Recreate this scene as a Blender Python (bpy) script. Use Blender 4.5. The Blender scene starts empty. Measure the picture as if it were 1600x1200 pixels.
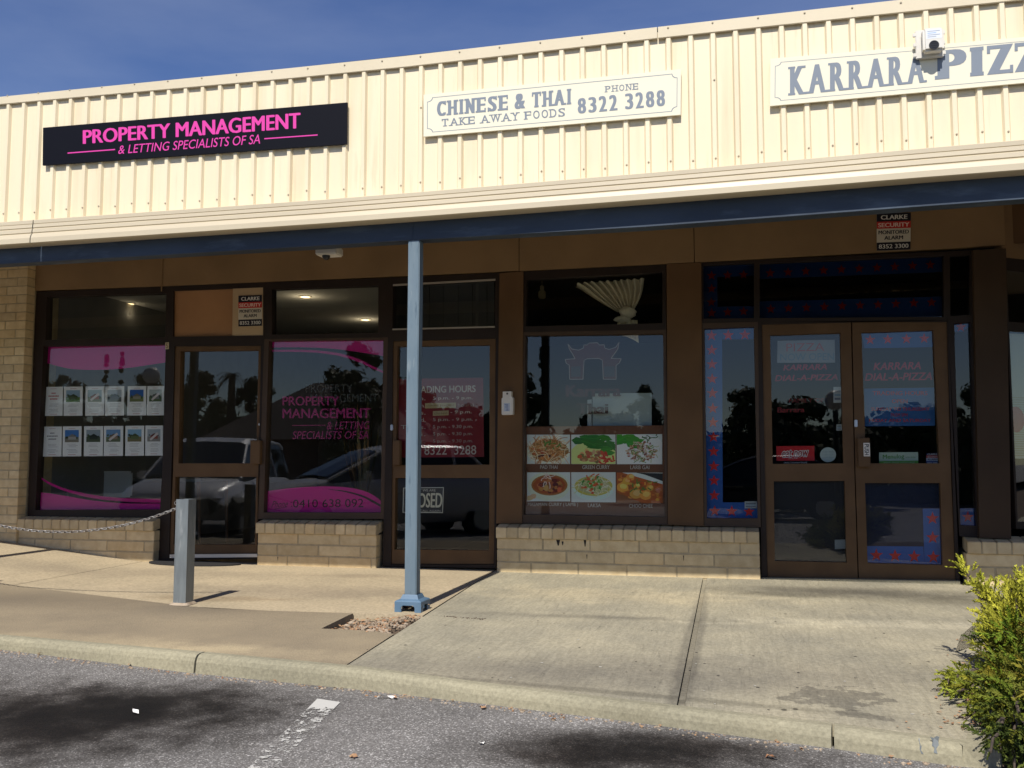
import bpy, bmesh, math, random
import numpy as np
from math import radians, sin, cos, pi, sqrt, atan2
from mathutils import Vector, Matrix, noise
R_ = random.Random(7)
S = bpy.context.scene
# ------------------------------------------------------------------ camera
F_PX, YAW, PIT, DIST, CAMZ = 1450.0, radians(13.65), radians(4.75), 7.8, 0.93
fw = Vector((-sin(YAW) * cos(PIT), cos(YAW) * cos(PIT), sin(PIT)))
rt = Vector((cos(YAW), sin(YAW), 0)); up = rt.cross(fw)
CAM = Vector((0, -DIST, CAMZ))
cd = bpy.data.cameras.new('camera'); co = bpy.data.objects.new('camera', cd); S.collection.objects.link(co)
cd.sensor_fit = 'HORIZONTAL'; cd.sensor_width = 36.0; cd.lens = 36.0 * F_PX / 1600.0
cd.clip_start = 0.05; cd.clip_end = 2000
co.matrix_world = Matrix(((rt.x, up.x, -fw.x, CAM.x), (rt.y, up.y, -fw.y, CAM.y), (rt.z, up.z, -fw.z, CAM.z), (0, 0, 0, 1)))
S.camera = co
# ------------------------------------------------------------------ world, sun, exposure
SUN_EL, SUN_DX = radians(49.2), 0.015       # sun behind the viewer, a little to the left
SUN_STRENGTH, SKY_STRENGTH, EXPOSURE = 4.5, 0.083, 0.2
sdir = Vector((-SUN_DX, -1, 0)).normalized()      # horizontal direction towards the sun
w = bpy.data.worlds.new('World'); S.world = w; w.use_nodes = True
nt = w.node_tree; bg = nt.nodes['Background']
sky = nt.nodes.new('ShaderNodeTexSky'); sky.sky_type = 'NISHITA'; sky.sun_disc = False
sky.sun_elevation = SUN_EL; sky.sun_rotation = atan2(sdir.x, sdir.y); sky.altitude = 50
sky.air_density = 1.0; sky.dust_density = 0.25; sky.ozone_density = 3.0
tc = nt.nodes.new('ShaderNodeTexCoord'); mp = nt.nodes.new('ShaderNodeMapping'); mp.inputs['Scale'].default_value = (1.2, 2.0, 5.0)
mp.inputs['Rotation'].default_value = (0.2, 0.5, 0.3)
nz = nt.nodes.new('ShaderNodeTexNoise'); nz.inputs['Scale'].default_value = 1.6; nz.inputs['Detail'].default_value = 6; nz.inputs['Roughness'].default_value = .55
rp = nt.nodes.new('ShaderNodeValToRGB'); rp.color_ramp.elements[0].position = .42; rp.color_ramp.elements[1].position = .85
rp.color_ramp.elements[0].color = (0, 0, 0, 1); rp.color_ramp.elements[1].color = (.13, .13, .13, 1)
mx = nt.nodes.new('ShaderNodeMixRGB'); mx.inputs['Color2'].default_value = (9, 9.6, 10.5, 1)
L = nt.links
L.new(tc.outputs['Generated'], mp.inputs['Vector']); L.new(mp.outputs['Vector'], nz.inputs['Vector']); L.new(nz.outputs['Fac'], rp.inputs['Fac'])
hs = nt.nodes.new('ShaderNodeHueSaturation'); hs.inputs['Saturation'].default_value = 1.15; hs.inputs['Hue'].default_value = .516; hs.inputs['Value'].default_value = 1.08; L.new(sky.outputs['Color'], hs.inputs['Color']); L.new(hs.outputs['Color'], mx.inputs['Color1']); L.new(rp.outputs['Color'], mx.inputs['Fac']); L.new(mx.outputs['Color'], bg.inputs['Color'])
bg.inputs['Strength'].default_value = SKY_STRENGTH
sl = bpy.data.lights.new('sun', 'SUN'); sl.energy = SUN_STRENGTH; sl.angle = radians(.5); sl.color = (1, .945, .86)
so = bpy.data.objects.new('sun', sl); S.collection.objects.link(so)
to_sun = Vector((sdir.x * cos(SUN_EL), sdir.y * cos(SUN_EL), sin(SUN_EL)))
so.rotation_euler = to_sun.to_track_quat('Z', 'Y').to_euler(); so.location = to_sun * 60
S.view_settings.view_transform = 'Standard'; S.view_settings.look = 'None'; S.view_settings.gamma = 1
S.view_settings.exposure = EXPOSURE
S.cycles.max_bounces = 10; S.cycles.transparent_max_bounces = 24; S.cycles.glossy_bounces = 5
S.cycles.caustics_reflective = False; S.cycles.caustics_refractive = False

# ------------------------------------------------------------------ measuring helpers: photograph pixel -> point on a real plane
def ray(x, y): return fw + rt * ((x - 800) / F_PX) + up * ((600 - y) / F_PX)
def P(x, y, Y=0.0):
    d = ray(x, y); t = (Y - CAM.y) / d.y; return CAM + d * t
SLOPE = .008
def G(x, y, z0=0.0, s=SLOPE):
    d = ray(x, y); t = (z0 + s * CAM.y - CAM.z) / (d.z - s * d.y); return CAM + d * t
def zoom(ox, oy, s): return lambda *pts: [(ox + x / s, oy + y / s) for x, y in pts]
z1 = zoom(0, 0, 2.857); z2 = zoom(520, 0, 2.857); z3 = zoom(1040, 0, 2.857)
z4 = zoom(0, 380, 3.75); z5 = zoom(0, 600, 3.75); z6 = zoom(380, 420, 3.75); z7 = zoom(380, 640, 3.75); z8 = zoom(760, 400, 3.75)
a1 = zoom(760, 640, 3.75); a2 = zoom(1080, 300, 3.077); a3 = zoom(1080, 500, 3.077); a4 = zoom(1080, 680, 3.077)
def bil(q, u, v):            # q = TL,TR,BR,BL ; v=0 bottom, 1 top
    tl, tr, br, bl = q
    return ((1 - u) * ((1 - v) * bl[0] + v * tl[0]) + u * ((1 - v) * br[0] + v * tr[0]),
            (1 - u) * ((1 - v) * bl[1] + v * tl[1]) + u * ((1 - v) * br[1] + v * tr[1]))
def rect(x0, y0, x1, y1): return [(x0, y0), (x1, y0), (x1, y1), (x0, y1)]
class Line:                  # a long horizontal edge measured at several pixels
    def __init__(s, pts, Y):
        p = [P(x, y, Y) for x, y in pts]; s.x = [q.x for q in p]; s.z = [q.z for q in p]
    def __call__(s, x): return float(np.interp(x, s.x, s.z))

# ------------------------------------------------------------------ materials
def newmat(name):
    m = bpy.data.materials.new(name); m.use_nodes = True
    return m, m.node_tree, m.node_tree.nodes['Principled BSDF']
def node(nt, t, **k):
    n = nt.nodes.new(t)
    for a, b in k.items():
        if a in n.inputs: n.inputs[a].default_value = b
        else: setattr(n, a, b)
    return n
def mat(name, c, c2=None, scale=6.0, rough=.6, bump=0.0, bscale=40.0, metal=0.0, spec=.5, detail=6.0, stretch=(1, 1, 1), lo=.35, hi=.65,
        attr=False, spots=(), rvar=0.0, bdist=.01):
    m, nt, b = newmat(name); Lk = nt.links
    b.inputs['Roughness'].default_value = rough; b.inputs['Metallic'].default_value = metal; b.inputs['Specular IOR Level'].default_value = spec
    tc = node(nt, 'ShaderNodeTexCoord'); geo = node(nt, 'ShaderNodeNewGeometry')
    mp = node(nt, 'ShaderNodeMapping'); mp.inputs['Scale'].default_value = stretch; Lk.new(geo.outputs['Position'], mp.inputs['Vector'])
    vec = mp.outputs['Vector']; col = None
    if attr:
        a = node(nt, 'ShaderNodeAttribute', attribute_name='Col'); col = a.outputs['Color']
    if c2 is not None:
        n = node(nt, 'ShaderNodeTexNoise', Scale=scale, Detail=detail); Lk.new(vec, n.inputs['Vector'])
        r = node(nt, 'ShaderNodeMapRange'); r.inputs['From Min'].default_value = lo; r.inputs['From Max'].default_value = hi; Lk.new(n.outputs['Fac'], r.inputs['Value'])
        x = node(nt, 'ShaderNodeMixRGB'); x.inputs['Color1'].default_value = (*c, 1); x.inputs['Color2'].default_value = (*c2, 1); Lk.new(r.outputs['Result'], x.inputs['Fac'])
        if col is not None:
            y = node(nt, 'ShaderNodeMixRGB', blend_type='MULTIPLY'); y.inputs['Fac'].default_value = 1
            Lk.new(col, y.inputs['Color1']); Lk.new(x.outputs['Color'], y.inputs['Color2']); col = y.outputs['Color']
        else: col = x.outputs['Color']
    for (sc, ssc, l0, h0, f) in spots:
        n = node(nt, 'ShaderNodeTexNoise', Scale=ssc, Detail=5.0, Roughness=.6); Lk.new(vec, n.inputs['Vector'])
        r = node(nt, 'ShaderNodeMapRange'); r.inputs['From Min'].default_value = l0; r.inputs['From Max'].default_value = h0; r.inputs['To Max'].default_value = f
        Lk.new(n.outputs['Fac'], r.inputs['Value'])
        x = node(nt, 'ShaderNodeMixRGB'); x.inputs['Color2'].default_value = (*sc, 1); Lk.new(r.outputs['Result'], x.inputs['Fac'])
        if col is None: x.inputs['Color1'].default_value = (*c, 1)
        else: Lk.new(col, x.inputs['Color1'])
        col = x.outputs['Color']
    if col is None: b.inputs['Base Color'].default_value = (*c, 1)
    else: Lk.new(col, b.inputs['Base Color'])
    if bump:
        n = node(nt, 'ShaderNodeTexNoise', Scale=bscale, Detail=8.0); Lk.new(vec, n.inputs['Vector'])
        bp = node(nt, 'ShaderNodeBump', Strength=bump, Distance=bdist); Lk.new(n.outputs['Fac'], bp.inputs['Height']); Lk.new(bp.outputs['Normal'], b.inputs['Normal'])
    if rvar:
        n = node(nt, 'ShaderNodeTexNoise', Scale=5.0, Detail=5.0); Lk.new(vec, n.inputs['Vector'])
        r = node(nt, 'ShaderNodeMapRange'); r.inputs['To Min'].default_value = rough - rvar; r.inputs['To Max'].default_value = rough + rvar
        Lk.new(n.outputs['Fac'], r.inputs['Value']); Lk.new(r.outputs['Result'], b.inputs['Roughness'])
    return m
def glassmat(name, tint=(.93, .95, .94), ior=1.72):
    m, nt, b = newmat(name); nt.nodes.remove(b); out = nt.nodes['Material Output']
    t = node(nt, 'ShaderNodeBsdfTransparent'); t.inputs['Color'].default_value = (*tint, 1)
    g = node(nt, 'ShaderNodeBsdfGlossy'); g.inputs['Roughness'].default_value = 0.0
    f = node(nt, 'ShaderNodeFresnel', IOR=ior); x = node(nt, 'ShaderNodeMixShader')
    n = node(nt, 'ShaderNodeTexNoise', Scale=1.1, Detail=1.0); bp = node(nt, 'ShaderNodeBump', Strength=.05, Distance=.003)
    geo = node(nt, 'ShaderNodeNewGeometry'); nt.links.new(geo.outputs['Position'], n.inputs['Vector'])
    nt.links.new(n.outputs['Fac'], bp.inputs['Height']); nt.links.new(bp.outputs['Normal'], g.inputs['Normal'])
    bf = node(nt, 'ShaderNodeMath', operation='SUBTRACT'); bf.inputs[0].default_value = 1; nt.links.new(geo.outputs['Backfacing'], bf.inputs[1])
    mu = node(nt, 'ShaderNodeMath', operation='MULTIPLY'); nt.links.new(f.outputs[0], mu.inputs[0]); nt.links.new(bf.outputs[0], mu.inputs[1]); nt.links.new(mu.outputs[0], x.inputs[0]); nt.links.new(t.outputs[0], x.inputs[1]); nt.links.new(g.outputs[0], x.inputs[2]); nt.links.new(x.outputs[0], out.inputs['Surface'])
    return m
def emitmat(name, c, s):
    m, nt, b = newmat(name); b.inputs['Base Color'].default_value = (*c, 1); b.inputs['Emission Color'].default_value = (*c, 1); b.inputs['Emission Strength'].default_value = s; return m

GLASS = glassmat('window_glass')
SHADE_GLASS = glassmat('shade_darkened_glass', (.62, .64, .64), 1.6)  # darker panes paint in the deeper shade of the right-hand fanlights
PRINT = mat('printed_colour', (.5, .5, .5), attr=True, rough=.5, spec=.3)
PAINT_SIGN = mat('sign_paint', (.5, .5, .5), attr=True, rough=.55, spec=.3)
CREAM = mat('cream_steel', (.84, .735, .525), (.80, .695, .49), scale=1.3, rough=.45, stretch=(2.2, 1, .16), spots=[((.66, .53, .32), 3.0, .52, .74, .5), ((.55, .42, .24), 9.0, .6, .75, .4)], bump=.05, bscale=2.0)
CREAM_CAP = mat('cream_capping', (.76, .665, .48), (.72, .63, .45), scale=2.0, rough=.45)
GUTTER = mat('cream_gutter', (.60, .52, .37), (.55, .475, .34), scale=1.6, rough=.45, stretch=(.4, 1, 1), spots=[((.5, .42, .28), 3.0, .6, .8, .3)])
SCREW = mat('screw_head', (.42, .36, .26), rough=.5)
BEAMBLUE = mat('blue_beam_paint', (.020, .034, .058), (.034, .053, .084), scale=3.0, rough=.6, stretch=(.5, 1, 2), spots=[((.10, .14, .19), 4.0, .56, .75, .6), ((.03, .05, .08), 7.0, .6, .8, .7)])
POSTBLUE = mat('pale_blue_post_paint', (.120, .175, .218), (.145, .20, .24), scale=5.0, rough=.6, stretch=(4, 4, .6), bump=.15, bscale=30, spots=[((.05, .09, .13), 9.0, .58, .72, .7), ((.30, .35, .36), 7.0, .62, .74, .6), ((.16, .09, .05), 22.0, .70, .76, .8)])
POSTBASE = mat('blue_metal_base_paint', (.085, .16, .245), (.11, .185, .27), scale=9.0, rough=.5)
LINTEL = mat('tan_fibre_panel', (.30, .198, .104), (.245, .163, .088), scale=2.0, rough=.8, spec=.1, bump=.1, bscale=30, spots=[((.22, .14, .07), 1.4, .55, .8, .5)])
SOFFIT = mat('soffit_sheet', (.33, .26, .18), rough=.8)
FRAME = mat('bronze_aluminium', (.075, .048, .030), (.062, .040, .026), scale=4.0, rough=.5, spec=.25, rvar=.06)
FRAMEDK = mat('dark_shaded_bronze', (.032, .022, .017), (.024, .017, .014), scale=4.0, rough=.5, spec=.2)  # dark jamb metal; on upper frames it also paints in their shade
DOORBR = mat('brown_door_paint', (.135, .078, .036), (.105, .060, .028), scale=5.0, rough=.5, spec=.2, rvar=.06)
PANELBR = mat('brown_column_panel', (.15, .086, .042), (.11, .063, .031), scale=2.2, rough=.65, spec=.15, bump=.08, bscale=14)
TAN = mat('orange_tan_board', (.42, .22, .095), (.36, .185, .08), scale=3.0, rough=.7, bump=.1)
BRICK = mat('cream_brick', (1, .97, .84), (.86, .80, .66), scale=14.0, rough=.9, attr=True, bump=.35, bscale=60, bdist=.004, spots=[((.16, .12, .08), 3.0, .63, .85, .35)])
MORTAR = mat('mortar', (.50, .41, .26), (.40, .33, .21), scale=20.0, rough=.95, bump=.3, bscale=80)
GALV = mat('galvanised_steel', (.24, .27, .275), (.19, .215, .225), scale=10.0, rough=.48, metal=.35, stretch=(3, 3, .7), spots=[((.42, .44, .44), 4.0, .58, .70, .7), ((.12, .10, .08), 12.0, .66, .76, .6)])
CHAIN = mat('chain_steel', (.42, .42, .41), (.25, .22, .19), scale=30.0, rough=.45, metal=.6)
WHITEP = mat('white_plastic', (.72, .70, .64), (.66, .63, .56), scale=8.0, rough=.45)
GREYP = mat('grey_plastic', (.34, .31, .27), rough=.5)
BLACKP = mat('black_plastic', (.012, .012, .013), rough=.3)
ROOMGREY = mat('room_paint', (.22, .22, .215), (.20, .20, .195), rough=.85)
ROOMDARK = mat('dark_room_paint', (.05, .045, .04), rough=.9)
CEILW = mat('room_ceiling', (.55, .55, .53), rough=.9)
CARPET = mat('dark_carpet', (.03, .03, .033), rough=1.0)
PINE = mat('pine_wood', (.36, .2, .11), (.3, .16, .08), scale=8, rough=.6)
CURTAIN = mat('ivory_curtain', (.82, .74, .56), (.72, .65, .49), scale=9.0, rough=.9, stretch=(4, 1, 1))
SOIL = mat('soil', (.14, .10, .065), (.07, .05, .035), scale=20, rough=1, bump=.8, bscale=60)
ROCK = mat('rubble', (.42, .34, .25), (.24, .18, .12), scale=15, rough=.95, bump=.4)
DRYLEAF = mat('dry_leaf', (.28, .13, .06), (.42, .26, .14), scale=30, rough=.8)
RUBBER = mat('black_rubber', (.018, .017, .016), rough=.9, bump=.3, bscale=200)
ALU = mat('aluminium_sill', (.55, .57, .60), rough=.35, metal=.7)
BARK = mat('bark', (.10, .075, .055), (.06, .045, .035), scale=12, rough=.95, bump=.5)

# ------------------------------------------------------------------ mesh builder
COL = S.collection
class MB:
    def __init__(s): s.v = []; s.f = []; s.m = []; s.c = []
    def face(s, pts, mi=0, col=(1, 1, 1)):
        i = len(s.v); s.v += [tuple(p) for p in pts]; s.f.append(tuple(range(i, i + len(pts)))); s.m.append(mi); s.c.append(col)
    def mesh(s, vs, fs, mi=0, col=(1, 1, 1)):
        i = len(s.v); s.v += [tuple(p) for p in vs]
        for f in fs: s.f.append(tuple(i + k for k in f)); s.m.append(mi); s.c.append(col)
    def box(s, x0, x1, y0, y1, zz0, zz1, mi=0, col=(1, 1, 1)):
        v = [(x, y, z) for x in (x0, x1) for y in (y0, y1) for z in (zz0, zz1)]
        s.mesh(v, [(0, 1, 3, 2), (4, 6, 7, 5), (0, 4, 5, 1), (2, 3, 7, 6), (0, 2, 6, 4), (1, 5, 7, 3)], mi, col)
    def bbox(s, x0, x1, y0, y1, zz0, zz1, r=.006, mi=0, col=(1, 1, 1), M=None):   # bevelled box
        bm = bmesh.new(); bmesh.ops.create_cube(bm, size=1)
        for v in bm.verts: v.co = Vector(((x0 + x1) / 2 + v.co.x * (x1 - x0), (y0 + y1) / 2 + v.co.y * (y1 - y0), (zz0 + zz1) / 2 + v.co.z * (zz1 - zz0)))
        bmesh.ops.bevel(bm, geom=bm.edges[:], offset=r, segments=2, affect='EDGES')
        if M is not None: bmesh.ops.transform(bm, matrix=M, verts=bm.verts)
        s.addbm(bm, mi, col)
    def addbm(s, bm, mi=0, col=(1, 1, 1)):
        bm.verts.index_update(); s.mesh([v.co.copy() for v in bm.verts], [[v.index for v in f.verts] for f in bm.faces], mi, col); bm.free()
    def prism(s, q, y0, y1, mi=0, col=(1, 1, 1), close=True):   # q: world points on a front plane; extruded back from y0 to y1
        n = len(q); a = [(p[0], y0, p[2]) for p in q]; b = [(p[0], y1, p[2]) for p in q]
        fs = [tuple(range(n)), tuple(range(2 * n - 1, n - 1, -1))] + [(i, i + n, (i + 1) % n + n, (i + 1) % n) for i in range(n)]
        s.mesh(a + b, fs, mi, col)
    def pxprism(s, q, y0, y1, mi=0, col=(1, 1, 1)): s.prism([P(x, y, y0) for x, y in q], y0, y1, mi, col)
    def ring(s, O, I, y0, y1, mi=0, col=(1, 1, 1)):             # mitred frame between two pixel quads
        for k in range(4):
            j = (k + 1) % 4; s.pxprism([O[k], O[j], I[j], I[k]], y0, y1, mi, col)
    def tube(s, pts, r, n=8, mi=0, col=(1, 1, 1), cap=True):
        pts = [Vector(p) for p in pts]; rr = r if isinstance(r, (list, tuple)) else [r] * len(pts)
        vs = []; prev = None
        for i, p in enumerate(pts):
            d = (pts[min(i + 1, len(pts) - 1)] - pts[max(i - 1, 0)]).normalized()
            if prev is None: a = d.orthogonal().normalized()
            else: a = (prev - d * prev.dot(d)).normalized()
            prev = a; b = d.cross(a)
            vs += [p + (a * cos(2 * pi * k / n) + b * sin(2 * pi * k / n)) * rr[i] for k in range(n)]
        fs = [(i * n + k, i * n + (k + 1) % n, (i + 1) * n + (k + 1) % n, (i + 1) * n + k) for i in range(len(pts) - 1) for k in range(n)]
        if cap: fs += [tuple(range(n - 1, -1, -1)), tuple(range((len(pts) - 1) * n, len(pts) * n))]
        s.mesh(vs, fs, mi, col)
    def lathe(s, prof, c, n=20, mi=0, col=(1, 1, 1), axis='Z'):
        vs = []
        for r, h in prof:
            for k in range(n):
                a = 2 * pi * k / n
                vs.append((c[0] + r * cos(a), c[1] + r * sin(a), c[2] + h) if axis == 'Z' else (c[0] + r * cos(a), c[1] - h, c[2] + r * sin(a)))
        m = len(prof)
        fs = [(i * n + k, i * n + (k + 1) % n, (i + 1) * n + (k + 1) % n, (i + 1) * n + k) for i in range(m - 1) for k in range(n)] + [tuple(range(n)), tuple(range((m - 1) * n, m * n))]
        s.mesh(vs, fs, mi, col)
    # flat printed shapes: pixel polygons laid on a plane, later layers a fraction of a millimetre prouder
    def pol(s, pts, Y, col, layer=0, mi=0): s.face([P(x, y, Y) + Vector((0, -.00035 * layer, 0)) for x, y in pts], mi, col)
    def build(s, name, mats, parent=None, smooth=False):
        me = bpy.data.meshes.new(name); off = Vector(parent.get('_o', (0, 0, 0))) if parent is not None else Vector((0, 0, 0))
        me.from_pydata([tuple(Vector(v) - off) for v in s.v], [], s.f)
        for m in (mats if isinstance(mats, (list, tuple)) else [mats]): me.materials.append(m)
        me.polygons.foreach_set('material_index', s.m)
        at = me.color_attributes.new('Col', 'FLOAT_COLOR', 'CORNER'); arr = np.ones((len(me.loops), 4), np.float32); k = 0
        for f, c in zip(s.f, s.c): arr[k:k + len(f), :3] = c; k += len(f)
        at.data.foreach_set('color', arr.ravel())
        if smooth: me.polygons.foreach_set('use_smooth', [True] * len(me.polygons))
        me.update(); me.validate()
        o = bpy.data.objects.new(name, me); COL.objects.link(o)
        if parent is not None: o.parent = parent; o['_o'] = off
        return o
def tag(o, label=None, cat=None, group=None, kind=None):
    for k, v in (('label', label), ('category', cat), ('group', group), ('kind', kind)):
        if v: o[k] = v
    return o
def thing(name, loc, label, cat, group=None):
    o = bpy.data.objects.new(name, None); COL.objects.link(o); o.location = loc; o['_o'] = Vector(loc); o.empty_display_size = .1
    return tag(o, label, cat, group)
def srgb(r, g, b):
    f = lambda c: c / 255 / 12.92 if c <= 10 else ((c / 255 + .055) / 1.055) ** 2.4
    return (f(r), f(g), f(b))

# ------------------------------------------------------------------ lettering
_g = {}
def glyphs(text, bold=0.0):
    k = (text, bold)
    if k not in _g:
        c = bpy.data.curves.new('t', 'FONT'); c.body = text; c.offset = bold; c.fill_mode = 'FRONT'; c.resolution_u = 4
        o = bpy.data.objects.new('t', c); me = bpy.data.meshes.new_from_object(o)
        v = [(p.co.x, p.co.y) for p in me.vertices]; f = [tuple(q.vertices) for q in me.polygons]
        bpy.data.objects.remove(o); bpy.data.curves.remove(c); bpy.data.meshes.remove(me)
        xs = [p[0] for p in v] or [0, 1]; ys = [p[1] for p in v] or [0, 1]
        x0, x1, y0, y1 = min(xs), max(xs), min(ys), max(ys); wd = max(x1 - x0, 1e-4); ht = max(y1 - y0, 1e-4)
        _g[k] = ([((a - x0) / wd, (b - y0) / ht) for a, b in v], f, wd, ht)
    return _g[k]
def text(mb, s, q, Y, col, layer=3, bold=0.0, shear=0.0, mi=0):
    v, f, wd, ht = glyphs(s, 0.0); h = shear * ht / wd; e = max(bold, 0) * .8 / wd
    for k, (dx, dy) in enumerate([(0, 0)] if bold <= 0 else [(0, 0), (-e, 0), (e, 0), (-e * .5, .012), (e * .5, -.012)]):
        pts = [P(*bil(q, (dx + e + (u + h * vv) * (1 - 2 * e)) / (1 + abs(h)), vv + (dy if bold > .012 else 0)), Y) + Vector((0, -.00035 * (layer + .25 * k), 0)) for u, vv in v]
        mb.mesh(pts, f, mi, col)
# slab serifs are added to the built-in letterforms: (centre, top or bottom)
SER = {'H': [(.1, 0), (.9, 0), (.1, 1), (.9, 1)], 'I': [(.5, 0), (.5, 1)], 'N': [(.1, 0), (.1, 1), (.9, 1)], 'E': [(.12, 0), (.12, 1)], 'T': [(.5, 0)],
       'A': [(.06, 0), (.94, 0)], 'K': [(.12, 0), (.12, 1), (.93, 0), (.84, 1)], 'R': [(.12, 0), (.12, 1), (.93, 0)], 'P': [(.14, 0), (.14, 1)], 'F': [(.14, 0), (.14, 1)],
       'D': [(.12, 0), (.12, 1)], 'Y': [(.5, 0), (.08, 1), (.92, 1)], 'W': [(.05, 1), (.95, 1), (.5, 1)]}
def slab(mb, s, q, Y, col, layer=3, bold=.02, sw=.20, st=.09, gap=.14, widths=None, space=.35):
    W = {'I': .34, '&': .8, 'W': 1.0, 'A': .78, ' ': space}
    adv = []; x = 0
    for ch in s:
        wd = (widths or {}).get(ch, W.get(ch, .66)); adv.append((x, wd)); x += wd + (0 if ch == ' ' else gap)
    tot = x - gap
    for k, (ch, (x0, wd)) in enumerate(zip(s, adv)):
        if ch == ' ': continue
        v, f, gw, gh = glyphs(ch, 0.0)
        n = ch == 'I'
        e = bold * 1.25
        for kk, dx in enumerate((0, -e, -e * .5, e * .5, e)):
            pts = [P(*bil(q, (x0 + dx + e + (wd - 2 * e) * (u * (.42 if n else 1) + (.29 if n else 0))) / tot, vv), Y) + Vector((0, -.00035 * (layer + .2 * kk), 0)) for u, vv in v]
            mb.mesh(pts, f, 0, col)
        ext = [(c, t, sw) for c, t in SER.get(ch, [])]
        for j, (c, t, hw) in enumerate(ext):
            a, b = (x0 + wd * c - hw) / tot, (x0 + wd * c + hw) / tot
            lo_, hi_ = (0, st) if t == 0 else (1 - st, 1)
            mb.face([P(*bil(q, u, vv), Y) + Vector((0, -.00035 * (layer + 1 + .5 * j), 0)) for u, vv in ((a, lo_), (b, lo_), (b, hi_), (a, hi_))], 0, col)
        tk = []
        if ch in 'TZ': tk += [(0, 1), (1, 1)] if ch == 'T' else [(0, 1), (1, 0)]
        if ch in 'EF': tk += [(1, 1)] + ([(1, 0)] if ch == 'E' else [])
        if ch in 'CS': tk += [(.95, 1)] + ([(.05, 0)] if ch == 'S' else [])
        for j, (c, t) in enumerate(tk):
            cx = x0 + wd * min(max(c, .06), .94); a, b = (cx - .05) / tot, (cx + .05) / tot
            lo_, hi_ = (0, .27) if t == 0 else (.73, 1)
            mb.face([P(*bil(q, u, vv), Y) + Vector((0, -.00035 * (layer + 3 + .5 * j), 0)) for u, vv in ((a, lo_), (b, lo_), (b, hi_), (a, hi_))], 0, col)
def star(cx, cy, r, rot=0): return [(cx + r * (1 if k % 2 == 0 else .42) * sin(rot + k * pi / 5), cy - r * (1 if k % 2 == 0 else .42) * cos(rot + k * pi / 5)) for k in range(10)]
def oval(cx, cy, rx, ry, n=20, jit=0, rot=0, rnd=R_):
    out = []
    for k in range(n):
        a = 2 * pi * k / n; j = 1 + rnd.uniform(-jit, jit); x, y = rx * cos(a) * j, ry * sin(a) * j
        out.append((cx + x * cos(rot) - y * sin(rot), cy + x * sin(rot) + y * cos(rot)))
    return out
def board(mb, q, Y, th, col, mi=0):       # a real slab: front face at Y, th thick behind it
    mb.prism([P(x, y, Y) for x, y in q], Y, Y + th, mi, col)

# ================================================================== SETTING: ground
def sstep(a, b, x): t = min(max((x - a) / (b - a), 0), 1); return t * t * (3 - 2 * t)
def zpath(x, y):
    rise = .108 * max(0, -5.45 - x) if x > -9 else .108 * 3.55
    return SLOPE * y + rise * sstep(-2.9, -.9, y)
_kp = [G(*q) for q in ((0, 995), (304, 1021), (560, 1045), (744, 1070), (960, 1096), (1302, 1136), (1456, 1157), (1508, 1163))]
KX = [-14] + [p.x for p in _kp]; KY = [_kp[0].y + 1.4] + [p.y for p in _kp]
CX = KX[-1]; CY = KY[-1]        # kerb corner by the planting bed
ASP = -.103
def asp0(x): return float(np.interp(x, KX, [-.10, -.088, -.118, -.116, -.100, -.096, -.102, -.102, -.102]))
def kerby(x): return float(np.interp(x, KX, KY))
def asph(x, y): d = max(0, kerby(min(x, CX)) - y); return asp0(x) + (ASP - asp0(x)) * min(d / 2.5, 1) - .012 * min(d, 10)
def stain(nt, Lk, col, vec, c, rx, ry, dark, amt, rot=0.0, soft=.35, nscale=4.0, namp=.9):
    m1 = node(nt, 'ShaderNodeMapping', vector_type='TEXTURE'); m1.inputs['Location'].default_value = (c[0], c[1], 0); m1.inputs['Rotation'].default_value = (0, 0, rot); m1.inputs['Scale'].default_value = (rx, ry, 1)
    Lk.new(vec, m1.inputs['Vector'])
    sp = node(nt, 'ShaderNodeSeparateXYZ'); Lk.new(m1.outputs[0], sp.inputs[0])
    cb = node(nt, 'ShaderNodeCombineXYZ'); Lk.new(sp.outputs[0], cb.inputs[0]); Lk.new(sp.outputs[1], cb.inputs[1])
    ln = node(nt, 'ShaderNodeVectorMath', operation='LENGTH'); Lk.new(cb.outputs[0], ln.inputs[0])
    n = node(nt, 'ShaderNodeTexNoise', Scale=nscale, Detail=7.0, Roughness=.62); Lk.new(vec, n.inputs['Vector'])
    a = node(nt, 'ShaderNodeMath', operation='MULTIPLY_ADD'); a.inputs[1].default_value = namp; a.inputs[2].default_value = -namp / 2; Lk.new(n.outputs['Fac'], a.inputs[0])
    s = node(nt, 'ShaderNodeMath', operation='ADD'); Lk.new(ln.outputs['Value'], s.inputs[0]); Lk.new(a.outputs[0], s.inputs[1])
    r = node(nt, 'ShaderNodeMapRange', interpolation_type='SMOOTHSTEP'); r.inputs['From Min'].default_value = 1 + soft; r.inputs['From Max'].default_value = 1 - soft; r.inputs['To Max'].default_value = amt
    Lk.new(s.outputs[0], r.inputs['Value'])
    x = node(nt, 'ShaderNodeMixRGB', blend_type='MULTIPLY'); x.inputs['Color2'].default_value = (*dark, 1); Lk.new(r.outputs['Result'], x.inputs['Fac']); Lk.new(col, x.inputs['Color1'])
    return x.outputs['Color']
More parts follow.
